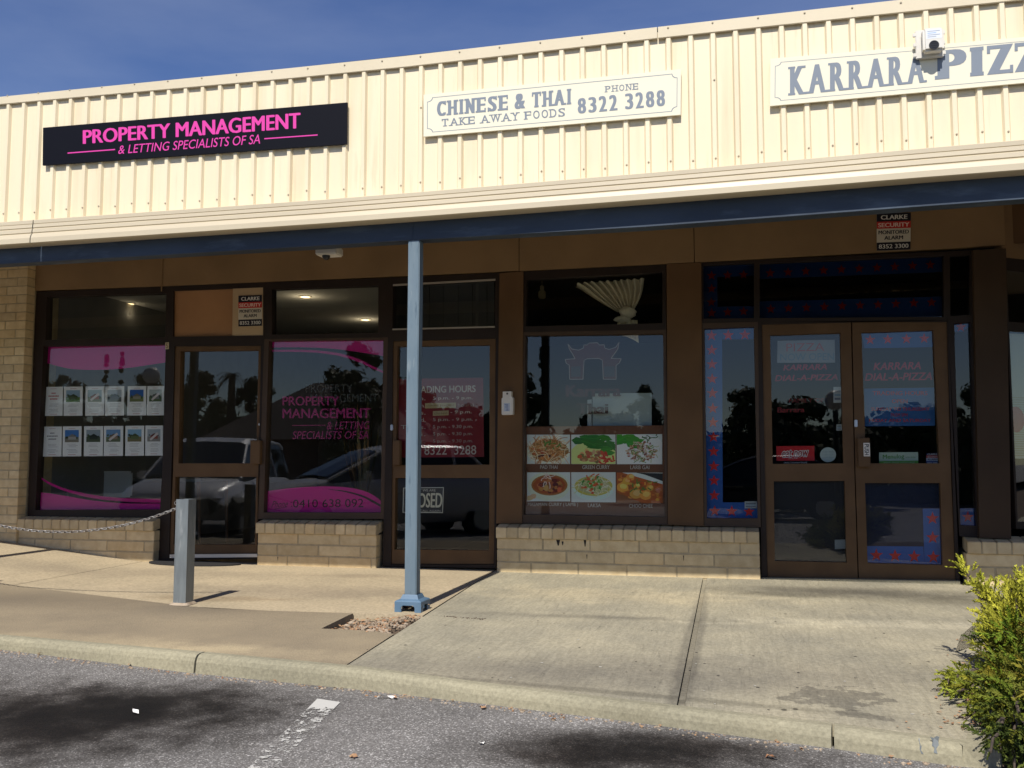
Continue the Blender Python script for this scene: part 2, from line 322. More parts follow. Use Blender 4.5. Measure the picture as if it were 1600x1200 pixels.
def asphalt_mat():
    m, nt, b = newmat('old_asphalt'); Lk = nt.links; b.inputs['Roughness'].default_value = .85; b.inputs['Specular IOR Level'].default_value = .3
    geo = node(nt, 'ShaderNodeNewGeometry'); vec = geo.outputs['Position']
    v1 = node(nt, 'ShaderNodeTexVoronoi', Scale=185.0, Randomness=1.0); Lk.new(vec, v1.inputs['Vector'])
    sep = node(nt, 'ShaderNodeSeparateColor'); Lk.new(v1.outputs['Color'], sep.inputs[0])
    rp = node(nt, 'ShaderNodeValToRGB'); e = rp.color_ramp.elements
    e[0].position = 0; e[0].color = (.125, .118, .108, 1); e[1].position = 1; e[1].color = (.56, .54, .51, 1)
    for p, c in ((.35, (.175, .166, .155, 1)), (.62, (.215, .205, .193, 1)), (.86, (.28, .268, .252, 1))): k = e.new(p); k.color = c
    Lk.new(sep.outputs[0], rp.inputs[0])
    n = node(nt, 'ShaderNodeTexNoise', Scale=2.2, Detail=7.0, Roughness=.6); Lk.new(vec, n.inputs['Vector'])
    r = node(nt, 'ShaderNodeMapRange'); r.inputs['From Min'].default_value = .3; r.inputs['From Max'].default_value = .7; r.inputs['To Min'].default_value = .72; r.inputs['To Max'].default_value = 1.2; Lk.new(n.outputs['Fac'], r.inputs[0])
    x = node(nt, 'ShaderNodeMixRGB', blend_type='MULTIPLY'); x.inputs[0].default_value = 1; Lk.new(rp.outputs[0], x.inputs[1]); Lk.new(r.outputs[0], x.inputs[2])
    col = x.outputs['Color']
    def wc(px, py): g = G(px, py, ASP + .04, .012); return g.x, g.y
    for (px, py, rx, ry, rot, amt) in ((140, 1110, .75, .42, .1, .97), (30, 1135, .6, .4, .1, .93), (270, 1095, .40, .22, .12, .85), (900, 1185, .34, .22, 0, .93), (1085, 1175, .32, .16, -.2, .88), (1000, 1188, .30, .2, -.1, .92), (1230, 1190, .2, .1, -.2, .5)):
        c = wc(px, py); col = stain(nt, Lk, col, vec, c, rx, ry, (.10, .076, .060), amt, rot, .85, 5.0, 1.9)
    Lk.new(col, b.inputs['Base Color'])
    bp = node(nt, 'ShaderNodeBump', Strength=.9, Distance=.006); Lk.new(sep.outputs[1], bp.inputs['Height'])
    n2 = node(nt, 'ShaderNodeTexNoise', Scale=120.0, Detail=4.0); Lk.new(vec, n2.inputs['Vector']); b2 = node(nt, 'ShaderNodeBump', Strength=.6, Distance=.004)
    Lk.new(n2.outputs['Fac'], b2.inputs['Height']); Lk.new(bp.outputs[0], b2.inputs['Normal']); Lk.new(b2.outputs[0], b.inputs['Normal'])
    return m
def concrete_mat(name, c1, c2, grain, stains=(), bump=.35, bscale=70.0, sweep=False):
    m, nt, b = newmat(name); Lk = nt.links; b.inputs['Roughness'].default_value = .88; b.inputs['Specular IOR Level'].default_value = .3
    geo = node(nt, 'ShaderNodeNewGeometry'); vec = geo.outputs['Position']
    n = node(nt, 'ShaderNodeTexNoise', Scale=1.5, Detail=8.0, Roughness=.6); Lk.new(vec, n.inputs['Vector'])
    r = node(nt, 'ShaderNodeMapRange'); r.inputs[1].default_value = .34; r.inputs[2].default_value = .66; Lk.new(n.outputs['Fac'], r.inputs[0])
    x = node(nt, 'ShaderNodeMixRGB'); x.inputs[1].default_value = (*c1, 1); x.inputs[2].default_value = (*c2, 1); Lk.new(r.outputs[0], x.inputs[0]); col = x.outputs[0]
    g = node(nt, 'ShaderNodeTexNoise', Scale=grain, Detail=3.0, Roughness=.7); Lk.new(vec, g.inputs['Vector'])
    gr = node(nt, 'ShaderNodeMapRange'); gr.inputs[1].default_value = .3; gr.inputs[2].default_value = .7; gr.inputs[3].default_value = .78; gr.inputs[4].default_value = 1.18; Lk.new(g.outputs['Fac'], gr.inputs[0])
    y = node(nt, 'ShaderNodeMixRGB', blend_type='MULTIPLY'); y.inputs[0].default_value = 1; Lk.new(col, y.inputs[1]); Lk.new(gr.outputs[0], y.inputs[2]); col = y.outputs[0]
    for (c, rx, ry, dark, amt, rot, soft, ns, na) in stains: col = stain(nt, Lk, col, vec, c, rx, ry, dark, amt, rot, soft, ns, na)
    if sweep:
        mq = node(nt, 'ShaderNodeMapping'); mq.inputs['Scale'].default_value = (34, 3.0, 3); mq.inputs['Rotation'].default_value = (0, 0, .42); Lk.new(vec, mq.inputs['Vector'])
        hq = node(nt, 'ShaderNodeTexNoise', Scale=1.0, Detail=5.0, Distortion=1.2, Roughness=.65); Lk.new(mq.outputs[0], hq.inputs['Vector'])
        rq = node(nt, 'ShaderNodeMapRange'); rq.inputs[1].default_value = .3; rq.inputs[2].default_value = .7; rq.inputs[3].default_value = .88; rq.inputs[4].default_value = 1.10; Lk.new(hq.outputs['Fac'], rq.inputs[0])
        yq = node(nt, 'ShaderNodeMixRGB', blend_type='MULTIPLY'); yq.inputs[0].default_value = 1; Lk.new(col, yq.inputs[1]); Lk.new(rq.outputs[0], yq.inputs[2]); col = yq.outputs[0]
    Lk.new(col, b.inputs['Base Color'])
    h = node(nt, 'ShaderNodeTexNoise', Scale=bscale, Detail=6.0); Lk.new(vec, h.inputs['Vector'])
    bp = node(nt, 'ShaderNodeBump', Strength=bump, Distance=.004); Lk.new(h.outputs['Fac'], bp.inputs['Height']); last = bp
    if sweep:
        mpn = node(nt, 'ShaderNodeMapping'); mpn.inputs['Scale'].default_value = (26, 3.2, 3); mpn.inputs['Rotation'].default_value = (0, 0, .35); Lk.new(vec, mpn.inputs['Vector'])
        h2 = node(nt, 'ShaderNodeTexNoise', Scale=1.0, Detail=4.0, Distortion=.6); Lk.new(mpn.outputs[0], h2.inputs['Vector'])
        b2 = node(nt, 'ShaderNodeBump', Strength=1.0, Distance=.018); Lk.new(h2.outputs['Fac'], b2.inputs['Height']); Lk.new(bp.outputs[0], b2.inputs['Normal']); last = b2
    Lk.new(last.outputs[0], b.inputs['Normal'])
    return m
def gp(px, py): g = G(px, py); return (g.x, g.y)
CONC_L = concrete_mat('warm_concrete', (.49, .40, .262), (.40, .33, .22), 45.0, [(gp(470, 925), 1.0, .28, (.72, .72, .75), .8, .1, .7, 2.5, 2.4), (gp(180, 895), 1.2, .25, (.78, .78, .8), .8, .1, .7, 2.5, 2.4), (gp(560, 900), .5, .10, (.75, .74, .75), .8, .1, .7, 3.5, 2.4), (gp(330, 935), .45, .10, (.70, .66, .62), .8, .1, .6, 4, 2.4)], bump=.3)
CONC_A = concrete_mat('exposed_aggregate', (.33, .268, .176), (.25, .205, .14), 120.0, [(gp(150, 940), 1.6, .28, (.70, .70, .72), .8, 0, .7, 3, 2.4), (gp(430, 1020), .8, .12, (1.35, 1.35, 1.3), .7, 0, .6, 3, 2.0), (gp(100, 1000), .9, .14, (1.3, 1.3, 1.25), .7, 0, .6, 3, 2.0)], bump=.9, bscale=120.0)
_jb = [gp(1068, 1085), gp(1083, 1000), gp(1098, 920)]
CONC_R = concrete_mat('grey_concrete', (.43, .385, .27), (.30, .275, .205), 55.0,
    [(gp(1330, 925), .75, .20, (.34, .34, .36), .9, .05, .8, 3.0, 2.2), (gp(1500, 940), .5, .2, (.5, .5, .5), .8, 0, .8, 3, 2.0), (gp(1240, 930), .4, .10, (.5, .5, .5), .8, 0, .8, 4, 2.0),
     (gp(830, 1050), 1.0, .24, (.66, .66, .70), .85, .1, .9, 2, 2.2), (gp(1200, 1050), .8, .3, (.74, .74, .77), .8, .1, .9, 2.4, 2.4), (gp(960, 930), .9, .28, (1.25, 1.2, 1.12), .8, 0, .8, 3, 2.0), (gp(1350, 975), .9, .12, (1.3, 1.3, 1.3), .8, .1, .6, 9, 4.0), (gp(960, 965), .7, .06, (.62, .62, .64), .8, .05, .8, 5, 2.6),
     (_jb[1], .055, 1.75, (.62, .62, .64), .85, .0, .35, 4, .8), (gp(960, 1082), 1.0, .035, (.62, .62, .62), .8, -.12, .6, 6, 1.2),
     (gp(1310, 1090), .17, .17, (.60, .60, .62), .95, .0, .06, 9.0, 4.2), (gp(1345, 1118), .10, .05, (.60, .60, .62), .95, -.5, .06, 9.0, 3.0), (gp(1225, 1109), .012, .016, (.25, .25, .25), .9, 0, .3, 20, .6), (gp(1243, 1108), .010, .013, (.25, .25, .25), .9, 0, .3, 20, .6), (gp(936, 1042), .02, .006, (.3, .3, .3), .9, 0, .3, 20, .6)], bump=.3, sweep=True)
KERBM = concrete_mat('kerb_concrete', (.35, .32, .22), (.27, .25, .175), 60.0, [(gp(150, 1050), .5, .15, (.78, .74, .7), .8, 0, .5, 3, 2), (gp(800, 1100), .6, .12, (.72, .70, .66), .8, 0, .6, 4, 2.4), (gp(420, 1045), .25, .06, (.62, .60, .58), .8, 0, .6, 6, 2.4)], bump=.45)
# ground far and wide, car park in front
g = MB(); xs = [-300, -60, -30, -14] + KX[1:-1] + [CX, 3, 8, 30, 60, 300]
def ay(x): return kerby(min(max(x, -14), CX)) - .02
ys = [0, .05, .15, .35, .7, 1.2, 2, 2.6, 3.5, 6, 12, 30, 80, 300]
vs = []; fs = []
for x in xs:
    for k, d in enumerate(ys):
        yy = ay(x) + .04 - d
        vs.append((x, yy, asph(x, yy) - (.004 if yy > ay(x) else 0)))
n = len(ys)
for i in range(len(xs) - 1):
    for k in range(n - 1): fs.append((i * n + k, i * n + k + 1, (i + 1) * n + k + 1, (i + 1) * n + k))
g.mesh(vs, fs); tag(g.build('car_park', asphalt_mat(), None, smooth=True), kind='structure')
g = MB(); g.face([(-300, -30, -.45), (300, -30, -.45), (300, 300, -.45), (-300, 300, -.45)]); g.face([(-14, -4.6, -.26), (14, -4.6, -.26), (14, .3, -.09), (-14, .3, -.09)])
tag(g.build('ground', SOIL), kind='structure')
# slabs: each a thickened sheet with open joints between
def grid_slab(mb, x0, x1, yb, yt, nx, ny, zf=zpath, th=.05):
    f0 = x0 if callable(x0) else (lambda y: x0); f1 = x1 if callable(x1) else (lambda y: x1); vs = []; fs = []
    for i in range(nx + 1):
        u = i / nx; xm = f0(-1.5) * (1 - u) + f1(-1.5) * u
        xa = f0(yb(xm)) * (1 - u) + f1(yb(xm)) * u; xb = f0(yt(xm)) * (1 - u) + f1(yt(xm)) * u
        for j in range(ny + 1):
            a, b = yb(xa), yt(xb); y = a + (b - a) * j / ny; x = f0(y) * (1 - u) + f1(y) * u; vs.append((x, y, zf(x, y)))
    m = ny + 1
    fs = [(i * m + j, (i + 1) * m + j, (i + 1) * m + j + 1, i * m + j + 1) for i in range(nx) for j in range(ny)]
    rim = [i * m for i in range(nx + 1)] + [nx * m + j for j in range(1, m)] + [i * m + ny for i in range(nx - 1, -1, -1)] + [j for j in range(ny - 1, 0, -1)]
    k = len(vs)
    for r in rim: x, y, z = vs[r]; vs.append((x, y, z - th))
    q = len(rim); fs += [(rim[i], k + i, k + (i + 1) % q, rim[(i + 1) % q]) for i in range(q)]
    mb.mesh(vs, fs)
kin = lambda x: kerby(x) + .055
_j = [G(*q) for q in ((0, 912), (336, 951.7), (504, 956), (625, 961))]
XJ = [-14] + [p.x for p in _j]; YJ = [_j[0].y + 1.0] + [p.y for p in _j]
lj = lambda x: float(np.interp(x, XJ, YJ))
_j = [G(*q) for q in ((662, 960.5), (1000, 983), (1560, 1026))]; xr = [p.x for p in _j] + [5]; yr = [p.y for p in _j] + [_j[2].y - .4]; rj = lambda x: float(np.interp(x, xr, yr))
_a, _b = G(540, 1040), G(775, 890); xA = lambda y: _a.x + (_b.x - _a.x) * (y - _a.y) / (_b.y - _a.y)
_c, _d = G(1065, 1095), G(1100, 910); xB = lambda y: _c.x + (_d.x - _c.x) * (y - _c.y) / (_d.y - _c.y)
_e, _f = G(1508, 1158), G(1552, 1030); xE = lambda y: _e.x + (_f.x - _e.x) * (y - _e.y) / (_f.y - _e.y)
_h = G(40, 910), G(229, 877); XH = (_h[0].x + _h[1].x) / 2
top = lambda x: .22 if x < 1.9 else 1.2
mb = MB()
grid_slab(mb, -14, XH - .005, lambda x: lj(x) + .006, lambda x: .3, 24, 8); grid_slab(mb, XH + .005, lambda y: xA(y) - .006, lambda x: lj(x) + .006, lambda x: .3, 10, 4)
tag(mb.build('footpath', CONC_L), kind='structure')
XS = G(60, 940).x; mb = MB(); grid_slab(mb, -14, XS, kin, lambda x: lj(x) - .006, 30, 8)
pit = [gp(*q) for q in ((502, 982), (544, 961.5), (611, 961.5), (646, 969), (626, 982), (604, 989.5), (589, 987), (548, 984))]
XK = xA(kerby(-1.8)) - .006
ed = [(XS, kin(XS))] + [(x, kin(x)) for x in np.linspace(XS, XK, 6)[1:]]
poly = ed + [(xA(pit[5][1] - .01) - .006, pit[5][1] - .01)] + [pit[5], pit[6], pit[7], pit[0], pit[1], (pit[1][0], lj(pit[1][0]) - .006)] + [(x, lj(x) - .006) for x in np.linspace(pit[1][0], XS, 5)[1:]]
mb.face([(x, y, SLOPE * y) for x, y in poly])
for i in range(len(poly)):
    a, b = poly[i], poly[(i + 1) % len(poly)]; mb.face([(a[0], a[1], SLOPE * a[1]), (a[0], a[1], SLOPE * a[1] - .07), (b[0], b[1], SLOPE * b[1] - .07), (b[0], b[1], SLOPE * b[1])])
tag(mb.build('footpath', CONC_A), kind='structure')
mb = MB()
xA2 = lambda y: xA(y) + .006
for f0, f1 in ((xA2, lambda y: xB(y) - .016), (lambda y: xB(y) + .016, lambda y: xE(y) if y < -2.2 else 1.9)):
    grid_slab(mb, f0, f1, lambda x: rj(x) + .005, lambda x: .22, 8, 6); grid_slab(mb, f0, f1 if f0 is xA2 else xE, kin, lambda x: rj(x) - .005, 10, 6)
grid_slab(mb, lambda y: xB(y) - .013, lambda y: xB(y) + .013, kin, lambda x: .2, 1, 10, lambda x, y: SLOPE * y - .012)
grid_slab(mb, 1.91, 12, lambda x: -.9, lambda x: 3, 10, 4, lambda x, y: SLOPE * y - .004)
tag(mb.build('footpath', CONC_R), kind='structure')
# kerb: rounded section swept along the car park in separate cast lengths
mb = MB()
def kz(x, y): return SLOPE * y
def kerb_run(x0, x1, n):
    rows = []
    for i in range(n + 1):
        x = x0 + (x1 - x0) * i / n; y = kerby(x); z = kz(x, y)
        sec = [(.05, -.12), (.05, .001), (.012, .001), (-.004, -.004), (-.015, -.016), (-.022, -.035), (-.030, -.115)]
        rows.append([(x + d * .16, y + d, z + h) for d, h in sec])
    vs = [p for r in rows for p in r]; m = len(rows[0])
    fs = [(i * m + j, i * m + j + 1, (i + 1) * m + j + 1, (i + 1) * m + j) for i in range(n) for j in range(m - 1)]
    fs += [tuple(range(m)), tuple(n * m + j for j in range(m - 1, -1, -1))]; mb.mesh(vs, fs)
XK1, XK2 = G(304, 1024).x, G(1302, 1138).x
for a, b in ((-14, -9), (-8.992, -5.3), (-5.292, XK1 - .006), (XK1 + .006, XK2 - .005), (XK2 + .005, CX - .01)): kerb_run(a, b, 10)
# return of the kerb into the planting bed
c0 = Vector((CX, CY, SLOPE * CY)); c1 = Vector((xE(-2.9) + .0, -2.9, SLOPE * -2.9)); dn = Vector((.10, -.035, 0))
mb.mesh([c0 + Vector((-.02, .02, 0)), c1, c1 + dn, c0 + dn, c0 + dn + Vector((0, 0, -.13)), c1 + dn + Vector((0, 0, -.13)), c0 + Vector((-.02, -.03, -.13)), c0 + Vector((-.01, -.012, -.002))],
        [(0, 1, 2, 3), (3, 2, 5, 4), (7, 3, 4, 6), (0, 3, 7)])
tag(mb.build('kerb', KERBM, None), kind='structure')
# painted bay line, worn
def wg(px, py): return G(px, py, ASP + .04, .012)
def worn_paint():
    m, nt, b = newmat('worn_white_paint'); Lk = nt.links; geo = node(nt, 'ShaderNodeNewGeometry'); vec = geo.outputs['Position']
    b.inputs['Base Color'].default_value = (.55, .54, .50, 1); b.inputs['Roughness'].default_value = .8
    n = node(nt, 'ShaderNodeTexNoise', Scale=30.0, Detail=6.0, Roughness=.8); Lk.new(vec, n.inputs['Vector'])
    sp = node(nt, 'ShaderNodeSeparateXYZ'); Lk.new(vec, sp.inputs[0])
    r = node(nt, 'ShaderNodeMapRange'); r.inputs[1].default_value = LY1 - .17; r.inputs[2].default_value = LY1 - .10; r.inputs[3].default_value = .537; r.inputs[4].default_value = .30; Lk.new(sp.outputs[1], r.inputs[0])
    a = node(nt, 'ShaderNodeMath', operation='GREATER_THAN'); Lk.new(n.outputs['Fac'], a.inputs[0]); Lk.new(r.outputs[0], a.inputs[1]); Lk.new(a.outputs[0], b.inputs['Alpha'])
    return m
_l = [wg(*q) for q in ((496, 1090), (532, 1096))]; LY1 = _l[0].y; _m = wg(388, 1200), wg(430, 1200); k_ = 2.2
mb = MB(); q_ = [(_l[0].x, _l[0].y), (_l[1].x, _l[1].y), (_l[1].x + (_m[1].x - _l[1].x) * k_, _l[1].y + (_m[1].y - _l[1].y) * k_), (_l[0].x + (_m[0].x - _l[0].x) * k_, _l[0].y + (_m[0].y - _l[0].y) * k_)]
mb.face([(x, y, asph(x, y) + .004) for x, y in q_])
tag(mb.build('bay_marking', worn_paint()), kind='structure')
# planting bed and kerbside debris
mb = MB(); 
def bed(x, y): return -.10 + .05 * noise.noise(Vector((x * 3, y * 3, 1))) + .02 * noise.noise(Vector((x * 11, y * 11, 1))) + .05 * sstep(1.2, 1.9, x)
nx, ny = 30, 40; x0, x1, y0, y1 = .7, 6, -5.0, -.85
mb.mesh([(x0 + (x1 - x0) * i / nx, y0 + (y1 - y0) * j / ny, bed(x0 + (x1 - x0) * i / nx, y0 + (y1 - y0) * j / ny)) for i in range(nx + 1) for j in range(ny + 1)],
        [(i * (ny + 1) + j, (i + 1) * (ny + 1) + j, (i + 1) * (ny + 1) + j + 1, i * (ny + 1) + j + 1) for i in range(nx) for j in range(ny) if x0 + (x1 - x0) * i / nx > xE(y0 + (y1 - y0) * j / ny) - .16 and (y0 + (y1 - y0) * j / ny > CY - .02 or x0 + (x1 - x0) * i / nx > CX + .12)])
tag(mb.build('garden_bed', SOIL), kind='structure')
def pebble(mb, c, r, mi=0):
    bm = bmesh.new(); bmesh.ops.create_icosphere(bm, subdivisions=1, radius=r)
    s = Vector((R_.uniform(.7, 1.4), R_.uniform(.7, 1.3), R_.uniform(.5, .9)))
    for v in bm.verts: v.co = Vector((v.co.x * s.x, v.co.y * s.y, v.co.z * s.z)) * R_.uniform(.8, 1.15) + Vector(c)
    mb.addbm(bm, mi)
def leaf(mb, c, r, mi=1):
    a = R_.uniform(0, 6.28); n = 5; pts = []
    for k in range(n): t = a + 2 * pi * k / n; rr = r * (1 if k % 2 else .55); pts.append((c[0] + rr * cos(t), c[1] + rr * sin(t), c[2] + R_.uniform(0, r * .7)))
    mb.face(pts, mi)
mb = MB(); pc = gp(585, 975)
px_ = [p[0] for p in pit]; py_ = [p[1] for p in pit]
for k in range(210):
    u, v = R_.random(), R_.random(); x = pit[0][0] + (pit[3][0] - pit[0][0]) * u; y = min(py_) + (max(py_) - min(py_)) * v
    lo_ = float(np.interp(x, [pit[0][0], pit[1][0], pit[5][0], pit[3][0]], [pit[0][1] + .02, pit[0][1], pit[5][1], pit[3][1]]))
    if x < pit[1][0] - .0 or y < lo_: continue
    zz = SLOPE * y - .045 + .035 * sstep(pit[1][0], pit[3][0], x)
    pebble(mb, (x, y, zz), R_.choice((.006, .009, .013, .022)))
    leaf(mb, (x, y, zz + .015), R_.uniform(.006, .018))
pb = G(638, 952)
for k in range(40): x = pb.x + R_.gauss(0, .05); y = pb.y + R_.gauss(0, .03); leaf(mb, (x, y, SLOPE * y + R_.uniform(.0, .03)), R_.uniform(.008, .018), 1)
tag(mb.build('rubble', [ROCK, DRYLEAF]), 'pale rubble and dry leaves in the broken pit at the post base', 'rubble', kind='stuff')
mb = MB(); mb.mesh([(pit[0][0] - .06, min(py_) - .1, -.068), (pit[3][0] + .1, min(py_) - .1, -.06), (pit[3][0] + .1, max(py_) + .1, -.05), (pit[0][0] - .06, max(py_) + .1, -.068)], [(0, 1, 2, 3)]); tag(mb.build('pit_floor', SOIL), kind='structure')

# ================================================================== BUILDING
B = thing('shop_building', (0, 0, 0), 'long single storey shop row clad above in cream ribbed steel', 'building')
YF = -2.15
captop = Line([(0, 154), (560, 99), (1080, 39.6), (1435, 0)], YF); capbot = Line([(0, 164.5), (560, 115), (1080, 56), (1600, 1.7)], YF)
cladb = Line([(0, 353.5), (560, 315), (1080, 272), (1600, 225.8)], YF); gutb = Line([(0, 383), (560, 346), (1080, 307), (1600, 265)], YF - .11)
beamb = Line([(0, 413), (420, 389), (660, 374.5), (1040, 353), (1600, 311)], YF)
XL, XR = -12.0, 7.0
X0 = P(15.75, 165, YF).x; PITCH = (P(541, 118, YF).x - X0) / 20
# ribbed cladding
mb = MB(); prof = []
k0 = math.floor((XL - X0) / PITCH)
for k in range(k0, int((XR - X0) / PITCH) + 1):
    xc = X0 + k * PITCH
    prof += [(xc - .022, 0), (xc - .012, -.020), (xc + .012, -.020), (xc + .022, 0)]
vs = []; 
for x, d in prof: vs += [(x, YF + d, cladb(x) - .03), (x, YF + d, captop(x) - .02)]
mb.mesh(vs, [(2 * i, 2 * i + 2, 2 * i + 3, 2 * i + 1) for i in range(len(prof) - 1)])
for k in range(k0, int((XR - X0) / PITCH) + 1):
    xc = X0 + k * PITCH + .004
    for zz in ([cladb(xc) + R_.uniform(.075, .095)] + ([3.25] if k % 7 == 3 else [])): mb.lathe([(.0058, 0), (.0058, .004), (.003, .006)], (xc, YF - .020, zz), 8, 1, axis='Y')
fascia = mb.build('fascia', [CREAM, SCREW], B); tag(fascia, 'cream ribbed steel fascia')
mb = MB(); xs = list(np.linspace(XL, XR, 30))
def sweep(mb, xs, sec, mi=0):       # sec(x) -> list of (y,z)
    rows = [[(x, y, z) for y, z in sec(x)] for x in xs]; m = len(rows[0])
    mb.mesh([p for r in rows for p in r], [(i * m + j, i * m + (j + 1) % m, (i + 1) * m + (j + 1) % m, (i + 1) * m + j) for i in range(len(xs) - 1) for j in range(m)] + [tuple(range(m)), tuple((len(xs) - 1) * m + j for j in range(m))], mi)
for xa, xb in ((XL, P(1028, 50, YF).x - .003), (P(1028, 50, YF).x + .003, XR)):
    sweep(mb, [xa + (xb - xa) * i / 14 for i in range(15)], lambda x: [(YF - .020, capbot(x) - .005), (YF - .026, capbot(x)), (YF - .030, captop(x)), (YF + .09, captop(x) + .012), (YF + .09, captop(x) - .05), (YF + .088, captop(x) + .002), (YF - .022, captop(x) - .01)])
for k in range(int((XR - XL) / .283)):
    xc = X0 + (k - 22) * PITCH * 2; mb.lathe([(.006, 0), (.006, .004), (.003, .006)], (xc, YF - .028, capbot(xc) + .055), 8, 1, axis='Y')
tag(mb.build('capping', [CREAM_CAP, SCREW], fascia))
mb = MB()
def gsec(x):
    t, b = cladb(x) + .004, gutb(x); h = t - b
    return [(YF - .018, t), (YF - .085, t), (YF - .090, t - .02 * h), (YF - .090, t - .16 * h), (YF - .086, t - .18 * h), (YF - .092, t - .2 * h), (YF - .094, t - .33 * h), (YF - .088, t - .36 * h), (YF - .096, t - .40 * h),
            (YF - .098, t - .54 * h), (YF - .092, t - .57 * h), (YF - .102, t - .62 * h), (YF - .112, t - .78 * h), (YF - .112, b + .02 * h), (YF - .105, b), (YF + .02, b), (YF + .02, b + .01), (YF - .015, b + .015)]
xg = P(50, 350, YF - .1).x
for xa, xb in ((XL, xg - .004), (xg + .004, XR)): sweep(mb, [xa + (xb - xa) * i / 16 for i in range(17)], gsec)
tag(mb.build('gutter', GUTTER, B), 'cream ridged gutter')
mb = MB()
for xa, xb in ((XL, -6.37), (-6.368, P(645, 376, YF).x), (P(645, 376, YF).x + .002, XR)): sweep(mb, [xa + (xb - xa) * i / 12 for i in range(13)], lambda x: [(YF, gutb(x) + .12), (YF, beamb(x) + .003), (YF + .004, beamb(x)), (YF + .10, beamb(x)), (YF + .10, gutb(x) + .12)])
tag(mb.build('verandah_beam', BEAMBLUE, B), 'dark blue painted beam under the gutter')
mb = MB(); mb.box(XL, XR, YF + .10, .05, 2.985, 3.01); tag(mb.build('soffit', SOFFIT, B))
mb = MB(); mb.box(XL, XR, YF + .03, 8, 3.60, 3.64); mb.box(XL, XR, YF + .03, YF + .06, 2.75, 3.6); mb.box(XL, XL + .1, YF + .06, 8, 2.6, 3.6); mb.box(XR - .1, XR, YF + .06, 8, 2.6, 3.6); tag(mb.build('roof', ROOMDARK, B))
# posts
def post(px, zb):
    mb = MB(); w_ = .079; x0 = px - w_ / 2; y0 = YF + .004; zt = beamb(px) - .001
    bm = bmesh.new(); bmesh.ops.create_cube(bm, size=1)
    for v in bm.verts: v.co = Vector((px + v.co.x * w_, y0 + w_ / 2 + v.co.y * w_, (zb + .07 + zt) / 2 + v.co.z * (zt - zb - .07)))
    bmesh.ops.bevel(bm, geom=[e for e in bm.edges if abs(e.verts[0].co.z - e.verts[1].co.z) > 1], offset=.005, segments=2, affect='EDGES')
    bmesh.ops.subdivide_edges(bm, edges=[e for e in bm.edges if abs(e.verts[0].co.z - e.verts[1].co.z) > 1], cuts=24)
    for v in bm.verts:
        d = noise.noise(Vector((0, 3.3, v.co.z * 1.1))); v.co.x += .006 * d
    mb.addbm(bm); p = mb.build('verandah_post', POSTBLUE, B)
    mb = MB(); c = (px, y0 + w_ / 2); h = .098
    def sq(r, z): return [(c[0] - r, c[1] - r, z), (c[0] + r, c[1] - r, z), (c[0] + r, c[1] + r, z), (c[0] - r, c[1] + r, z)]
    rings = [sq(.047, zb + .105), sq(.050, zb + .10), sq(.060, zb + .078), sq(.082, zb + .070), sq(.088, zb + .064)]
    vs = [p_ for r in rings for p_ in r]; mb.mesh(vs, [(i * 4 + k, i * 4 + (k + 1) % 4, (i + 1) * 4 + (k + 1) % 4, (i + 1) * 4 + k) for i in range(4) for k in range(4)])
    r = .088; zt2 = zb + .064; zl = zb - .01      # four sides, each with an arched opening
    for k in range(4):
        M = Matrix.Translation((c[0], c[1], 0)) @ Matrix.Rotation(k * pi / 2, 4, 'Z')
        hw = .046; q = [(-r, zl), (-hw, zl), (-hw, zb + .030), (-hw + .012, zb + .042), (hw - .012, zb + .042), (hw, zb + .030), (hw, zl), (r, zl), (r, zt2), (-r, zt2)]
        a = [M @ Vector((x, -r, z)) for x, z in q]; b = [M @ Vector((x * .94, -r + .006, z)) for x, z in q]; n = len(q)
        mb.mesh(a + b, [tuple(range(n))] + [(i, i + n, (i + 1) % n + n, (i + 1) % n) for i in range(n)])
    mb.build('base_cover', POSTBASE, p); return p
tag(post(P(643, 700, YF).x, SLOPE * YF), 'pale blue square post in front of the trading hours door')
post(-6.37, .03); post(2.3, SLOPE * YF)

